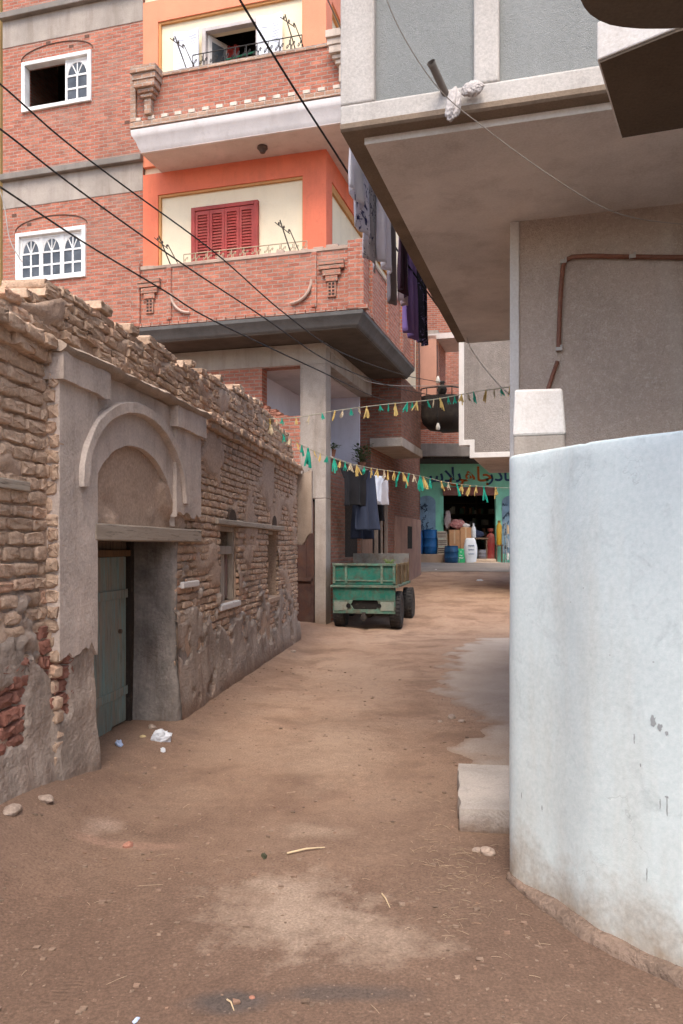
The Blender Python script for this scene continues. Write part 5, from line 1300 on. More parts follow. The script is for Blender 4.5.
# display rack at the right edge of the shop
rk = thing('display_rack', 'metal display rack of jars on the shop pavement', 'rack', (6.78, 31.2, 1.04))
m = MB()
for sx in (-.36, .34):
    for sy in (-.2, .18): m.box(sx, sx + .025, sy, sy + .025, 0, 1.6)
m.build('frame', m_plain('rack_frame_mat', (.25, .27, .27), .4), rk)
for zz in (.12, .62, 1.12): m = MB(); m.box(-.36, .365, -.2, .205, zz, zz + .02); m.build('shelf', m_plain('rack_shelf_mat', (.36, .38, .38), .4), rk)
cols = [(.48, .46, .43), (.25, .28, .3), (.4, .3, .2), (.55, .53, .5), (.15, .2, .24)]
jm = [m_plain('jar_goods_mat%d' % i, c, .4) for i, c in enumerate(cols)]
for li, zz in enumerate((.14, .64, 1.14)):
    for k in range(5):
        j = thing('goods_jar', '', 'jar', (6.50 + .135 * k, 31.12, 1.04 + zz)); j['group'] = 'jars on the display rack'
        j['label'] = ('%s jar %s on the %s shelf of the display rack' % (('pale', 'dark', 'tan', 'white', 'slate')[(k + li) % 5], ('at the left end', 'second from the left', 'in the middle', 'second from the right', 'at the right end')[k], ('bottom', 'middle', 'top')[li]))
        hh = rnd.uniform(.24, .36); m = MB(); m.lathe([(.05, 0), (.056, .02), (.056, hh * .75), (.04, hh * .85), (.04, hh)], 12); m.build('body', jm[(k + li) % 5], j, smooth=True, angle=50)
# shelving deep inside the shop
sf = thing('shop_shelving', 'dim wall of stocked shelves inside the shop', 'shelves', (5.2, 35.6, 1.1))
m = MB()
for zz in (.5, 1.0, 1.5, 2.0, 2.5): m.box(-2.4, 2.4, -.2, .2, zz, zz + .03)
for x in (-2.4, -.8, .8, 2.37): m.box(x, x + .03, -.2, .2, 0, 3.0)
m.build('shelf', DKWOOD, sf)
for ci, c in enumerate(((.36, .2, .12), (.2, .34, .26), (.5, .46, .4))):
    m = MB()
    for zz in (.53, 1.03, 1.53, 2.03):
        x = -2.3
        while x < 2.2:
            w = rnd.uniform(.08, .22)
            if rnd.random() < .3: m.box(x, x + w * .9, -.18, .1, zz, zz + rnd.uniform(.15, .4))
            x += w
    o = m.build('goods', m_plain('goods_mat%d' % ci, c, .6), sf); o['kind'] = 'stuff'
# ------------------------------------------------------------------ green farm trailer
tx = Vector((.44, 15.62, 0)); TR = R(-11)
tr = thing('farm_trailer', 'old green farm trailer parked by the brick wall', 'trailer', (tx.x, tx.y, gz(.5, 16.3) - .015), TR)
GRN = m_paint('green_trailer_mat', (.014, .135, .095), (.09, .06, .042), .45, .6, 1.8, dust=(.11, .15, .115), dust_amt=.8)
GRNL = m_paint('pale_green_trailer_mat', (.075, .185, .135), (.11, .075, .055), .6, .6, 1.2, dust_amt=.6)
RUSTW = m_paint('side_board_mat', (.15, .105, .05), (.11, .055, .03), .5, .8, 1.2)
W2 = .62; LT = 2.25
m = MB(); m.box(-W2, W2, .0, .04, .86, 1.27); tb_ = m.build('tailboard', GRN, tr, bevel=.006)
m = MB()
for x0, x1 in ((-W2, -W2 + .05), (-.38, -.33), (.33, .38), (W2 - .05, W2)): m.box(x0, x1, -.025, .0, .89, 1.24)
m.box(-W2 - .01, W2 + .01, -.03, .0, 1.24, 1.285); m.box(-W2 + .05, W2 - .05, -.015, .0, .93, .96)
split_build(m, 'tailboard_rib', GRNL, tb_, bevel=.004)
m = MB(); m.box(-W2 - .05, W2 + .06, -.05, LT, .81, .855); m.build('bed', GRNL, tr, bevel=.006)
m = MB(); m.box(-W2, W2, -.01, .05, .56, .808); m.build('rear_apron', GRN, tr, bevel=.006)
m = MB()                                             # rear valance with a wide cut-out and lamp recesses
m.prism([(-W2, .56), (-W2, .30), (W2, .30), (W2, .56), (.26, .56), (.30, .47), (.24, .38), (-.20, .38), (-.26, .47), (-.22, .56)], -.012, .03, 'xz')
m.build('rear_valance', GRNL, tr, bevel=.005)
for x in (-.46, .46):
    m = MB(); m.box(x - .13, x + .13, -.022, -.012, .36, .53); lp = m.build('lamp_plate', m_paint('lamp_plate_mat', (.24, .27, .22), amt=.35), tr, bevel=.004)
    m = MB(); sx = .155 if x < 0 else -.155; m.lathe([(.045, -.03), (.045, -.012)], 14, (x + sx, 0, .455), 'y'); m.build('lamp_hole', DARK, lp)
m = MB(); m.box(-.24, .28, .035, .05, .36, .56); m.build('chassis_shadow_plate', m_dark('chassis_dark_mat', (.02, .017, .015)), tr)
m = MB(); m.box(-.04, .04, -.05, .06, .20, .33); m.lathe([(.06, -.01), (.06, .05)], 14, (0, -.03, .22), 'y'); m.build('tow_hook', m_plain('hook_mat', (.05, .042, .036), .7), tr)
m = MB(); m.box(-W2, -W2 + .035, .04, LT, .855, 1.26); m.build('side_board', RUSTW, tr, bevel=.004)
m = MB(); m.box(W2 - .035, W2, .04, LT, .855, 1.26)
for y in (.05, .75, 1.45, 2.15): m.box(W2, W2 + .03, y, y + .06, .84, 1.28)
m.box(W2, W2 + .02, .11, LT, 1.22, 1.27); m.build('side_board', RUSTW, tr, bevel=.004)
m = MB(); m.box(-W2, W2 + .02, LT, LT + .04, .855, 1.46); m.build('headboard', m_paint('headboard_mat', (.16, .15, .14), (.12, .07, .05), .4, .7), tr, bevel=.004)
m = MB(); m.box(-.33, -.25, .06, LT + .1, .62, .80); m.box(.25, .33, .06, LT + .1, .62, .80); split_build(m, 'chassis_rail', m_paint('chassis_mat', (.05, .055, .045), (.08, .05, .035), .5, .8), tr)
TYRE = m_plain('tyre_mat', (.035, .032, .03), .85, .25, 5); RIM = m_paint('rim_mat', (.17, .14, .11), (.12, .07, .045), .5, .8)
def wheel(x, y, r, w, parent, flip=1):
    m = MB(); c = (x, y, r)
    pr = [(r*.56, -w/2*.8), (r*.66, -w/2), (r*.86, -w/2*1.02), (r*.96, -w/2*.86), (r, -w/2*.55), (r, w/2*.55), (r*.96, w/2*.86), (r*.86, w/2*1.02), (r*.66, w/2), (r*.56, w/2*.8)]
    m.lathe(pr, 40, c, 'x')
    ty = m.build('wheel', TYRE, parent, smooth=True, angle=50)
    m = MB()
    for k in range(30):
        for sg in (-1, 1):
            a = 2 * math.pi * (k + (.5 if sg > 0 else 0)) / 30; b = len(m.v)
            m.box(x + sg * w * .26 - w * .19, x + sg * w * .26 + w * .19, -.016, .016, r - .006, r + .012)
            Mx = Matrix.Translation((0, y, r)) @ Matrix.Rotation(a, 4, 'X')
            m.xf(Mx, b)
    # blocks were raised to z=r above the hub: rotate about the hub
    m.build('tread', TYRE, ty)
    m = MB(); m.lathe([(r*.10, flip*w*.30), (r*.16, flip*w*.30), (r*.20, flip*w*.12), (r*.46, flip*w*.18), (r*.52, flip*w*.36), (r*.58, flip*w*.42), (r*.58, flip*w*.30), (r*.5, -flip*w*.3)], 28, c, 'x'); m.build('rim', RIM, ty, smooth=True, angle=40)
    return ty
for x, y, fl in ((.60, .36, 1), (-.52, .36, -1), (.68, 1.80, 1), (-.60, 1.80, -1)): wheel(x, y, .36, .22, tr, fl)
m = MB(); m.tube([(-.58, .42, .35), (.58, .42, .35)], .04, 10); m.tube([(-.58, 1.86, .35), (.58, 1.86, .35)], .04, 10); m.lathe([(.05, -.14), (.13, -.1), (.15, 0), (.13, .1), (.05, .14)], 16, (.02, .40, .33), 'y')
for x in (-.29, .29):
    for k in range(3): m.tube([(x, .42 - .34 + .05 * k, .60), (x, .42, .42 + .03 * k), (x, .42 + .34 - .05 * k, .60)], .014, 6)
m.build('axle', m_plain('axle_mat', (.045, .038, .032), .8), tr, smooth=True)
m = MB(); m.tube([(-.2, LT + .1, .66), (.02, LT + 1.1, .40)], .035, 8); m.tube([(.24, LT + .1, .66), (.02, LT + 1.1, .40)], .035, 8); m.lathe([(.05, -.03), (.08, 0), (.05, .03)], 14, (.02, LT + 1.15, .40)); m.build('drawbar', m_plain('drawbar_mat', (.05, .04, .033), .7), tr)
sp_ = MB()
for k in range(26):
    a = rnd.uniform(0, 6.28); r_ = rnd.uniform(.0, .08); x, y = .50 + r_ * math.cos(a), .12 + r_ * math.sin(a); L = rnd.uniform(.06, .16)
    d = Vector((math.cos(a) * .6, math.sin(a) * .6, 1)).normalized()
    sp_.tube([(x, y, 0), Vector((x, y, 0)) + d * L * .6, Vector((x, y, 0)) + d * L + Vector((math.cos(a), math.sin(a), -.4)) * .03], [.004, .006, .001], 4)
tmv = Matrix.Translation(tr.location) @ Matrix.Rotation(TR, 4, 'Z') @ Vector((0, 0, 1.26))
o = sp_.build('fodder_tuft', m_plain('fodder_mat', (.14, .20, .05), .8), None); o.location = tmv; o.rotation_euler = (0, 0, TR); tag(o, 'tuft of green fodder left on the trailer corner', 'fodder')

# ------------------------------------------------------------------ washing
def cloth(name, label, cat, origin, ax, w, h, mat, seed, shape=None, folds=5, amp=.05, group=None, hem=.05, parts=None):
    """hanging cloth: origin is the pegged top left corner, ax the horizontal direction of the line"""
    ax = Vector(ax).normalized(); nrm = Vector((ax.y, -ax.x, 0)); m = MB()
    def fn(u, t):
        k = shape(t) if shape else (0, 1)
        x = lerp(k[0], k[1], u) * w; dpt = t
        bow = .025 * w * math.sin(u * math.pi * 2 + seed) * (1 - t)
        y = amp * dpt ** .6 * (math.sin(u * folds * math.pi + seed + .6 * math.sin(t * 3)) + .5 * fbm(u * 4 + seed, t * 3, 1, 3))
        z = -t * h + bow - hem * fbm(u * 3 + seed, 2, 3, 3) * t - .02 * math.sin(math.pi * u) * (1 - t)
        return tuple(ax * x + nrm * y + Vector((0, 0, z)))
    m.sheet([i / 26 for i in range(27)], [j / 30 for j in range(31)], fn)
    o = m.build(name, mat, None, smooth=True, angle=180, recalc=False); o.location = origin
    so = o.modifiers.new('thick', 'SOLIDIFY'); so.thickness = .006
    return tag(o, label, cat, group)
shirt = lambda t: (-.16 + .55 * t, 1.16 - .55 * t) if t < .3 else (.02, .98)
rob = lambda t: (.15 - .22 * t, .85 + .22 * t)
E2 = (math.sin(R(16)), math.cos(R(16)), 0)
GA = 'washing along the overhanging house'; GB = 'washing on the line by the brick block'
def oD(t, z, s_=-.2): return WD(s_ - .12, t + .10, z)
WHT = m_cloth('white_cotton_mat', (.88, .85, .88), thin=.4); PATN = m_cloth('printed_cotton_mat', (.82, .79, .83), ((.10, .10, .22), 15), thin=.4)
cloth('white_sheet', 'long plain white sheet nearest on the overhang washing line', 'sheet', oD(.95, 5.15, -.14), E2, .45, .86, WHT, .4, folds=3, amp=.035, group=GA, hem=.1)
cloth('printed_sheet', 'white sheet with dark blue print on the overhang line', 'sheet', oD(1.20, 5.15, -.16), E2, .66, 1.0, PATN, 2.1, folds=3, amp=.03, group=GA, hem=.1)
cloth('printed_cloth', 'smaller white cloth with navy flowers behind the printed sheet', 'cloth', oD(1.66, 5.15, -.18), E2, .42, 1.12, m_cloth('floral_mat', (.62, .58, .62), ((.04, .035, .11), 22)), 5.0, folds=2, amp=.03, group=GA)
cloth('white_shirt', 'white garment hanging between print cloth and purple one', 'garment', oD(2.05, 5.15, -.17), E2, .42, 1.0, WHT, 3.3, folds=4, amp=.04, group=GA)
cloth('grey_trousers', 'narrow grey trousers on the overhang washing line', 'trousers', oD(2.45, 5.15, -.18), E2, .26, 1.22, m_cloth('grey_cloth_mat', (.27, .22, .22)), 1.2, folds=2, amp=.03, group=GA)
cloth('dark_garment', 'small maroon and black garment on the overhang washing line', 'garment', oD(2.78, 5.15, -.15), E2, .34, 1.02, m_cloth('maroon_mat', (.05, .02, .035)), .2, folds=3, amp=.04, group=GA)
cloth('pink_cloth', 'small pale pink cloth on the overhang washing line', 'cloth', oD(3.08, 5.15, -.19), E2, .22, 1.05, m_cloth('pale_pink_mat', (.55, .42, .46)), 4.2, folds=3, amp=.03, group=GA)
cloth('purple_dress', 'purple dress hanging at the far end of the overhang line', 'dress', oD(3.42, 5.15, -.20), E2, .44, 1.26, m_cloth('purple_mat', (.25, .15, .36)), 2.6, rob, 4, .05, GA)
cloth('black_garment', 'black garment with floral print beyond the purple dress', 'garment', oD(3.92, 5.15, -.17), E2, .40, 1.2, m_cloth('black_print_mat', (.02, .018, .03), ((.2, .15, .3), 20)), 3.9, folds=4, amp=.05, group=GA)
ln = MB(); ln.tube([WD(-.2, .35, 5.17), WD(-.19, 2.4, 5.145), WD(-.18, 4.7, 5.17)], .004, 6)
tag(ln.build('washing_line', PALEWIRE), 'washing line strung along the overhanging house', 'line')
br = thing('line_holder', 'iron arms holding the washing line off the overhanging house', 'bracket', WD(0, .35, 5.17), TH)
m = MB(); m.tube([(.1, 0, 0), (-.24, 0, 0)], .012, 8); m.tube([(.1, 4.35, 0), (-.24, 4.35, 0)], .012, 8); m.build('arm', BLACKIRON, br)

LB = [W(.22, 1.0, 3.33), W(.24, 3.9, 3.25)]
def oB(t, z=3.28, s_=.24): return W(s_, t, z)
NAVY = m_cloth('navy_mat', (.018, .022, .04)); DENIM = m_cloth('denim_mat', (.038, .046, .075)); BLK = m_cloth('black_mat', (.015, .014, .016))
wd = [('black_shirt', 'black shirt nearest the pillar on the line by the brick block', 'shirt', .15, .62, .95, BLK, shirt), ('denim_robe', 'long faded blue robe hanging over the dark window', 'robe', .45, .62, 1.55, DENIM, rob),
      ('navy_robe', 'navy blue robe hanging behind the faded blue robe', 'robe', .85, .60, 1.75, NAVY, rob), ('white_vest', 'bright white shirt hanging aslant between dark robes', 'shirt', 1.05, .52, .72, m_cloth('bright_white_mat', (.72, .75, .82)), shirt),
      ('navy_trousers', 'navy trousers below the bright white shirt', 'trousers', 1.45, .42, 1.10, NAVY, None), ('grey_vest', 'pale grey vest right of the white shirt', 'vest', 1.95, .48, .70, m_cloth('pale_grey_mat', (.50, .47, .49)), None),
      ('black_robe', 'black robe hanging behind the pale grey vest', 'robe', 2.25, .5, 1.12, BLK, rob)]
for i, (nm, lab, cat, t, w, h, mat, shp) in enumerate(wd):
    cloth(nm, lab, cat, oB(t, 3.29 - .02 * i, .24 + (.08 if i in (2, 4, 6, 0) else .24)), (.80, .60, 0) if i != 3 else (.9, .43, 0), w * .95, h * .80, mat, i * 1.7, shp, 4, .06, GB)
ln = MB(); ln.tube([W(.30, .2, 3.42), W(.34, 2.2, 3.30), W(.32, 4.3, 3.36)], .006, 6); tag(ln.build('washing_line', PALEWIRE), 'washing line along the side of the brick block', 'line')
m = MB(); m.tube([W(.40, .6, 3.38), W(.46, 2.4, 3.27), W(.42, 4.0, 3.34)], .006, 6); tag(m.build('washing_line', PALEWIRE), 'outer washing line carrying the white shirt', 'line')

# pots with plants on the loggia parapet
def plant(label, p, r, hgt, n, leaf, seed):
    t = thing('potted_plant', label, 'plant', p); q = random.Random(seed)
    m = MB(); m.lathe([(.07, 0), (.10, .16), (.11, .17), (.095, .165), (.08, .13)], 16); m.build('pot', m_plain('clay_pot_mat', (.26, .12, .075), .8), t, smooth=True, angle=40)
    m = MB(); st = MB()
    for _ in range(n):
        a = q.uniform(0, 6.28); rr = r * q.random() ** .5; z = .18 + q.random() * hgt; x, y = rr * math.cos(a), rr * math.sin(a)
        d = Vector((math.cos(a), math.sin(a), q.uniform(-.3, .8))).normalized(); s_ = d.cross(Vector((0, 0, 1))).normalized(); L = leaf * q.uniform(.7, 1.3); p_ = Vector((x, y, z))
        m.add([p_, p_ + d * L * .5 + s_ * L * .3, p_ + d * L, p_ + d * L * .5 - s_ * L * .3], [(0, 1, 2, 3)])
        if _ % 4 == 0: st.tube([(0, 0, .12), p_ * .6 + Vector((0, 0, .08)), p_], .006, 5)
    m.build('foliage', m_plain('leaf_mat', (.055, .10, .03), .6, .4), t, recalc=False); st.build('stem', m_plain('stem_mat', (.1, .11, .05), .8), t)
plant('bushy green plant in a clay pot on the loggia parapet', W(-.10, 3.25, PAR + .05), .22, .42, 150, .10, 3)
plant('small trailing plant at the near end of the loggia parapet', W(-.08, .62, PAR + .05), .15, .12, 70, .08, 5)
wb = thing('water_bottle', 'clear pale bottle standing at the loggia corner', 'bottle', W(-.12, .5, PAR + .05)); m = MB(); m.lathe([(.07, 0), (.08, .03), (.08, .28), (.03, .38), (.03, .44)], 14); m.build('body', m_plain('bottle_pale_mat', (.62, .64, .66), .3), wb, smooth=True, angle=50)
m = MB(); m.lathe([(.036, .43), (.036, .47), (.01, .472)], 10); m.build('cap', m_plain('bottle_cap_mat', (.5, .5, .55), .4), wb)
hl = thing('hanging_lantern', 'small green glass lantern hanging from the side balcony', 'lantern', W(1.12, 3.3, 7.0)); m = MB(); m.lathe([(.02, .12), (.06, .14), (.075, .20), (.06, .27), (.03, .30)], 14); m.build('shade', m_plain('green_glass_mat', (.10, .30, .17), .2), hl, smooth=True)
m = MB(); m.tube([(0, 0, .3), (-.02, .02, .7)], .006, 5); m.tube([(-.02, .02, .7), (-.14, .0, .42)], .01, 5); m.build('hanger', BLACKIRON, hl)

# ------------------------------------------------------------------ cables overhead
def sag(a, b, d, n=24):
    a, b = Vector(a), Vector(b); return [a.lerp(b, k / n) - Vector((0, 0, d * 4 * (k / n) * (1 - k / n))) for k in range(n + 1)]
def cable(label, pts, r, mat=None):
    m = MB(); m.tube(pts, r, 6); return tag(m.build('overhead_cable', mat or BLACKWIRE, None, smooth=True), label, 'cable')
def curve3(pix):   # smooth path through (u, v, depth)
    P = [at(*q) for q in pix]; out = []
    for i in range(len(P) - 1):
        p0, p1, p2, p3 = [P[min(max(k, 0), len(P) - 1)] for k in (i - 1, i, i + 1, i + 2)]
        for k in range(8):
            t = k / 8; out.append(.5 * ((2 * p1) + (p2 - p0) * t + (2 * p0 - 5 * p1 + 4 * p2 - p3) * t * t + (3 * p1 - p0 - 3 * p2 + p3) * t ** 3))
    return out + [P[-1]]
cable('uppermost of the three black cables slanting across the brick block', curve3([(-60, 38, 6.2), (0, 84, 7), (60, 137, 7.8), (120, 183, 8.6), (214, 252, 10), (284, 313, 11.2), (340, 352, 13.4), (400, 374, 17.5), (428, 380, 21.5), (446, 383, 25.8)]), .0088)
cable('middle one of the three black cables slanting across the brick block', curve3([(-60, 90, 6.1), (0, 129, 6.9), (60, 176, 7.6), (120, 220, 8.4), (190, 269, 9.4), (260, 315, 10.5), (330, 362, 12.8), (390, 386, 17), (425, 394, 21.5), (444, 397, 25.8)]), .0088)
cable('lowest of the three black cables, passing just over the mud wall', curve3([(-60, 152, 6.0), (0, 187, 6.8), (80, 240, 7.8), (163, 290, 8.9), (214, 321, 9.7), (322, 372, 12.0), (378, 398, 16), (412, 404, 19), (424, 405, 19.8)]), .0088)
cable('steep black cable running up from the overhang past the open window', curve3([(205, -60, 5.2), (240, 0, 5.6), (290, 82, 6.2), (340, 160, 6.9), (385, 232, 7.7), (428, 293, 8.6), (462, 338, 9.6)]), .0095)
cable('thin pale wire drooping below the overhang to the right', [p for p in curve3([(376, -30, 3.6), (400, 30, 3.75), (440, 90, 3.95), (490, 132, 4.15), (545, 172, 4.35), (600, 206, 4.6), (640, 219, 4.8), (690, 225, 5.1)])], .0028, PALEWIRE)
cable('thin pale wire crossing from the pillar to the far balcony', curve3([(322, 341, 16.0), (352, 372, 16.8), (380, 384, 18), (430, 386, 21), (468, 384, 24)]), .010, PALEWIRE)
cable('thin pale wire hanging from the soffit toward the corner strip', curve3([(466, 250, 8.8), (465, 300, 8.9), (467, 338, 9.0), (480, 362, 8.6), (500, 386, 8.0), (514, 398, 7.2)]), .0035, PALEWIRE)
cable('slack grey wire looping at the left of the brick block', curve3([(-5, 175, 17.5), (4, 205, 17.4), (10, 240, 17.3), (22, 262, 17.2)]), .012, PALEWIRE)
for i, (u, v0, v1) in enumerate(((437, 388, 425), (437, 345, 378))):
    b0, b1 = at(u, v0, 25.2), at(u + 1, v1, 25.2)
    t = thing('light_bulb', ('bare bulb hanging under the far dark balcony', 'bare bulb hanging in front of the salmon house')[i], 'bulb', b1)
    m = MB(); m.lathe([(.03, .06), (.05, .0), (.075, -.08), (.06, -.15), (.01, -.17)], 14); m.build('globe', m_plain('bulb_mat', (.6, .57, .52), .3), t, smooth=True)
    m = MB(); m.tube([(0, 0, .05), tuple(b0 - b1)], .012, 5); m.build('flex', BLACKWIRE, t)

# ------------------------------------------------------------------ bunting
TEALR = m_plain('green_ribbon_mat', (.015, .33, .22), .5, .25); YELR = m_plain('yellow_ribbon_mat', (.58, .40, .13), .5, .25)
PALER = m_plain('faded_ribbon_mat', (.52, .42, .28), .5, .25)
def garland(label, path, tass):
    P = curve3(path); g = thing('bunting_garland', label, 'bunting', P[0])
    m = MB(); m.tube([p - P[0] for p in P], .006, 5); m.build('cord', m_plain('cord_mat', (.36, .33, .24), .7), g)
    for i, (u, kind, size) in enumerate(tass):
        p = min(P[k].lerp(P[k+1], j / 10) for k in range(0)) if False else None
        best = None
        for k in range(len(P) - 1):
            for j in range(8):
                q = P[k].lerp(P[k+1], j / 8); e = abs(CU + F * q.x / q.y - u)
                if best is None or e < best[0]: best = (e, q)
        p = best[1] - P[0]; q = random.Random(int(u * 7)); m = MB(); n = q.randint(4, 7); L = size * .82 * q.uniform(.85, 1.15)
        spread = q.uniform(.04, .34); sway = q.uniform(-.3, .3)
        for s_ in range(n):
            a = sway + spread * (s_ / (n - 1) - .5) * 2; yb = q.uniform(-.25, .25); l = L * q.uniform(.55, 1.1); w = L * .055
            pts = [Vector((math.sin(a) * l * t + .02 * math.sin(t * 5 + s_) * l, yb * l * t * .6, -math.cos(a) * l * t)) for t in (0, .2, .45, .75, 1)]
            tw = q.uniform(-.8, .8)
            vs = []
            for k, c in enumerate(pts):
                ww = w * (.35 if k == 0 else 1); ang = tw * k / 4
                o_ = Vector((math.cos(ang), math.sin(ang), 0)) * ww
                vs += [p + c - o_, p + c + o_]
            m.add(vs, [(2*k, 2*k+1, 2*k+3, 2*k+2) for k in range(4)])
        m.lathe([(.005, -.035), (L * .06, -.03), (L * .06, .0), (.006, .008)], 8, tuple(p))
        o = m.build('tassel', {'g': TEALR, 'y': YELR, 'p': PALER}[kind], g, recalc=False)
    return g
garland('upper bunting cord of green and yellow ribbon tassels',
        [(240, 422, 12.6), (270, 419, 12.2), (300, 417, 11.8), (335, 411, 11.3), (380, 405, 10.8), (430, 400, 10.2), (475, 392, 9.4), (510, 387, 8.7), (530, 384, 8.3)],
        [(270, 'y', .20), (282, 'g', .15), (309, 'p', .16), (322, 'g', .14), (335, 'y', .19), (351, 'g', .16), (367, 'y', .17), (380, 'g', .16), (395, 'y', .19), (407, 'g', .17), (417, 'y', .21), (428, 'g', .15), (440, 'y', .18), (448, 'g', .14), (462, 'y', .16), (474, 'g', .16), (486, 'y', .17), (501, 'g', .12), (510, 'y', .15), (276, 'p', .13), (296, 'y', .14), (343, 'p', .12), (359, 'p', .12), (388, 'g', .12), (412, 'g', .12), (434, 'p', .13), (455, 'g', .12), (468, 'p', .12), (494, 'p', .12)])
garland('lower bunting cord of green and yellow ribbon tassels',
        [(248, 408, 11.8), (265, 421, 12), (283, 434, 12.2), (305, 447, 12.4), (335, 459, 12.7), (370, 468, 13), (410, 474, 13.3), (450, 483, 13.7), (490, 487, 14), (530, 489, 14.4)],
        [(262, 'y', .2), (271, 'p', .18), (283, 'g', .17), (297, 'y', .16), (302, 'g', .26), (308, 'g', .30), (320, 'y', .17), (334, 'g', .24), (345, 'g', .18), (350, 'p', .17), (357, 'y', .19), (364, 'g', .16), (371, 'y', .18), (377, 'y', .2), (384, 'p', .18), (388, 'y', .18), (399, 'g', .28), (403, 'y', .3), (409, 'g', .24), (423, 'y', .3), (420, 'g', .26), (441, 'y', .27), (457, 'g', .27), (462, 'y', .2), (470, 'y', .24), (484, 'g', .28), (266, 'g', .16), (290, 'p', .15), (314, 'y', .16), (327, 'g', .17), (340, 'y', .15), (394, 'y', .17), (414, 'p', .18), (430, 'g', .2), (448, 'p', .2), (476, 'y', .2), (495, 'y', .22)])

# ------------------------------------------------------------------ litter and stones
def lay_litter(name, label, u, v, size, mat, seed, flat=.35):
    Y = F * EYE / (v - CV)
    for _ in range(6):
        x = (u - CU) / F * Y; Y = F * (EYE - gz(x, Y)) / (v - CV)
    x = (u - CU) / F * Y
    rag(name, label, (size, size * .8, size * flat), (x, Y, gz(x, Y) + size * flat * .45), (0, 0, seed), mat, seed, 'litter', fold=.8)
PLB = m_plain('pale_blue_plastic_mat', (.50, .58, .78), .4); PLW = m_plain('white_plastic_mat', (.68, .69, .72), .4)
lay_litter('plastic_bag', 'crumpled pale blue plastic bag on the door threshold', 119, 745, .075, PLB, 2.0)
lay_litter('plastic_bag', 'torn white plastic bag beside the old doorway', 161, 741, .085, PLW, 3.4, .75)
lay_litter('paper_scrap', 'small white paper scrap in front of the torn bag', 163, 751, .05, PLW, 5.1)
lay_litter('plastic_bag', 'white plastic bag lying far up the dirt alley', 480, 600, .10, PLW, 6.6)
lay_litter('paper_scrap', 'tiny white scrap far up the alley near the trailer', 436, 594, .05, PLW, 7.2)
lay_litter('paper_scrap', 'small bluish scrap at the bottom edge of the ground', 136, 1021, .018, PLB, 1.2)
lay_litter('straw_clump', 'dark tuft of dry weed on the bare ground', 264, 857, .035, m_plain('weed_mat', (.06, .06, .035), .9), 8.1)
def rock(label, u, v, size, mat, seed, flat=.5):
    Y = F * EYE / (v - CV)
    for _ in range(6):
        x = (u - CU) / F * Y; Y = F * (EYE - gz(x, Y)) / (v - CV)
    x = (u - CU) / F * Y
    bm = bmesh.new(); bmesh.ops.create_icosphere(bm, subdivisions=3, radius=1)
    for w in bm.verts:
        k = 1 + .45 * fbm(w.co.x + seed, w.co.y, w.co.z, 3); w.co = Vector((w.co.x * k * size, w.co.y * k * size * .75, w.co.z * k * size * flat))
    me = bpy.data.meshes.new('stone'); bm.to_mesh(me); bm.free(); me.materials.append(mat)
    o = bpy.data.objects.new('stone', me); COL.objects.link(o); o.location = (x, Y, gz(x, Y) + size * flat * .35); o.rotation_euler = (0, 0, seed); tag(o, label, 'stone')
ST = m_mud('stone_mat', (.33, .25, .195), .2, False); STR = m_mud('brickbat_mat', (.30, .14, .095), .2, False)
for i, (lab, u, v, s_, mt) in enumerate((('small reddish stone alone on the foreground dirt', 252, 998, .012, STR), ('grey rubble lump at the near edge of the concrete apron', 452, 718, .055, ST), ('pointed rubble lump beside the apron edge', 462, 722, .04, ST),
        ('flat stone at the wall foot below the far window', 293, 652, .05, ST), ('broken stone at the white wall foot beside the doorstep', 487, 853, .05, ST), ('brown stone just below the concrete doorstep', 478, 851, .03, ST),
        ('clod of earth at the foot of the left mud wall', 12, 810, .06, ST), ('pale stone by the near pilaster foot', 45, 800, .05, ST), ('brick fragment half buried in the ground at left', 128, 846, .035, STR), ('rubble lump inside the old doorway', 152, 728, .05, ST), ('yellowish stone on the doorway threshold', 143, 737, .028, m_mud('yellow_stone_mat', (.5, .38, .2), .1, False)), ('small stone near the trailer wheel', 440, 722, .03, ST))):
    rock(lab, u, v, s_, mt, i * 1.3)
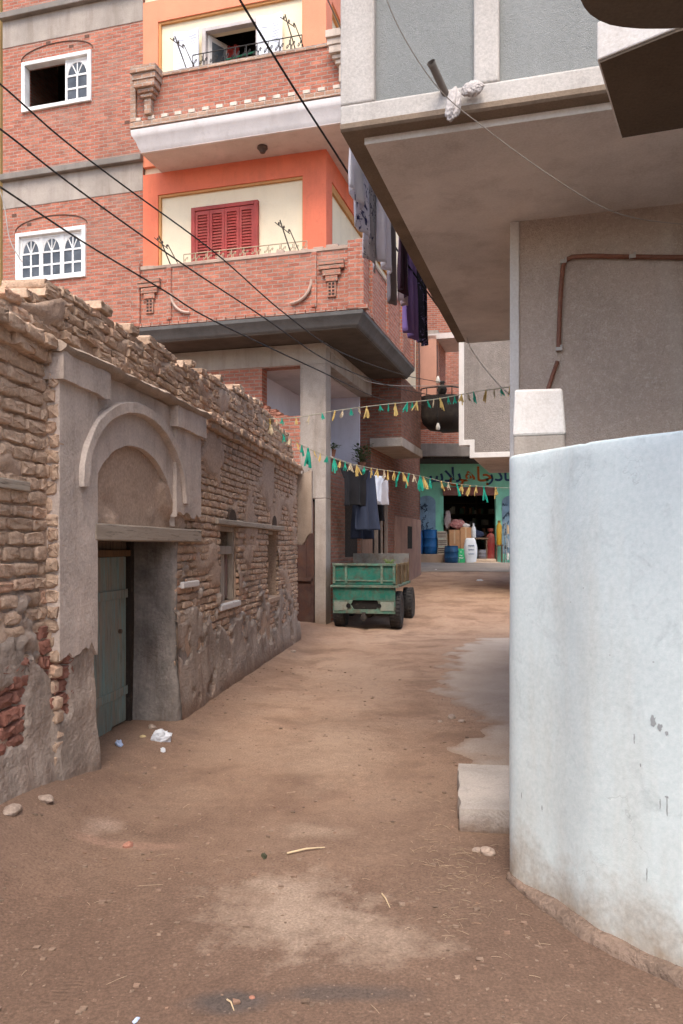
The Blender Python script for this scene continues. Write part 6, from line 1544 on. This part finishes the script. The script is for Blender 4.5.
def stick(label, u0, v0, u1, v1, r):
    P = []
    for u, v in ((u0, v0), (u1, v1)):
        Y = F * EYE / (v - CV)
        for _ in range(6): x = (u - CU) / F * Y; Y = F * (EYE - gz(x, Y)) / (v - CV)
        x = (u - CU) / F * Y; P.append(Vector((x, Y, gz(x, Y) + r * 1.6)))
    c = (P[0] + P[1]) / 2 + Vector((0, .012, .004)); m = MB(); m.tube([P[0], c, P[1]], [r, r * .9, r * .5], 6)
    tag(m.build('dry_stalk', m_plain('stalk_mat', (.55, .42, .26), .8)), label, 'stalk')
stick('long dry straw stalk lying across the middle ground', 287, 855, 325, 849, .006)
stick('short pale stalk beside the pale dirt patch', 382, 895, 390, 909, .004)
stick('short pale stalk near the bottom of the ground', 227, 1001, 234, 1012, .0035)
# ------------------------------------------------------------------ camera, sky and light
cam = bpy.data.cameras.new('camera'); co_ = bpy.data.objects.new('camera', cam); COL.objects.link(co_)
co_.location = (0, 0, EYE); co_.rotation_euler = (R(90), 0, 0)
cam.sensor_width = 36; cam.lens = 36 * F / 1024; cam.shift_y = (CV - 512) / 1024; cam.clip_start = .05; cam.clip_end = 1500
sc.camera = co_
AZ, EL = R(186), R(58)          # sun direction: behind the camera, a little to the left
wld = bpy.data.worlds.new('World'); sc.world = wld; wld.use_nodes = True; nt = wld.node_tree
sky = nt.nodes.new('ShaderNodeTexSky'); sky.sky_type = 'NISHITA'; sky.sun_disc = False; sky.sun_elevation = EL; sky.sun_rotation = AZ
sky.air_density = 1.0; sky.dust_density = 3.0; sky.ozone_density = 1.0
nt.links.new(sky.outputs[0], nt.nodes['Background'].inputs[0]); nt.nodes['Background'].inputs[1].default_value = .15
sl = bpy.data.lights.new('sun', 'SUN'); sl.energy = 1.25; sl.angle = R(30); sl.color = (1.0, .92, .82)
so_ = bpy.data.objects.new('sun', sl); COL.objects.link(so_)
d = Vector((math.sin(AZ) * math.cos(EL), math.cos(AZ) * math.cos(EL), math.sin(EL)))
so_.rotation_euler = (-d).to_track_quat('-Z', 'Y').to_euler(); so_.location = (0, 0, 20)
vs_ = sc.view_settings; sc.display_settings.display_device = 'sRGB'; vs_.view_transform = 'Standard'; vs_.look = 'None'; vs_.exposure = 1.22; vs_.gamma = 1; vs_.use_curve_mapping = False
sc.cycles.max_bounces = 6; sc.cycles.diffuse_bounces = 4; sc.cycles.use_adaptive_sampling = True; sc.cycles.adaptive_threshold = .04; sc.cycles.use_denoising = True
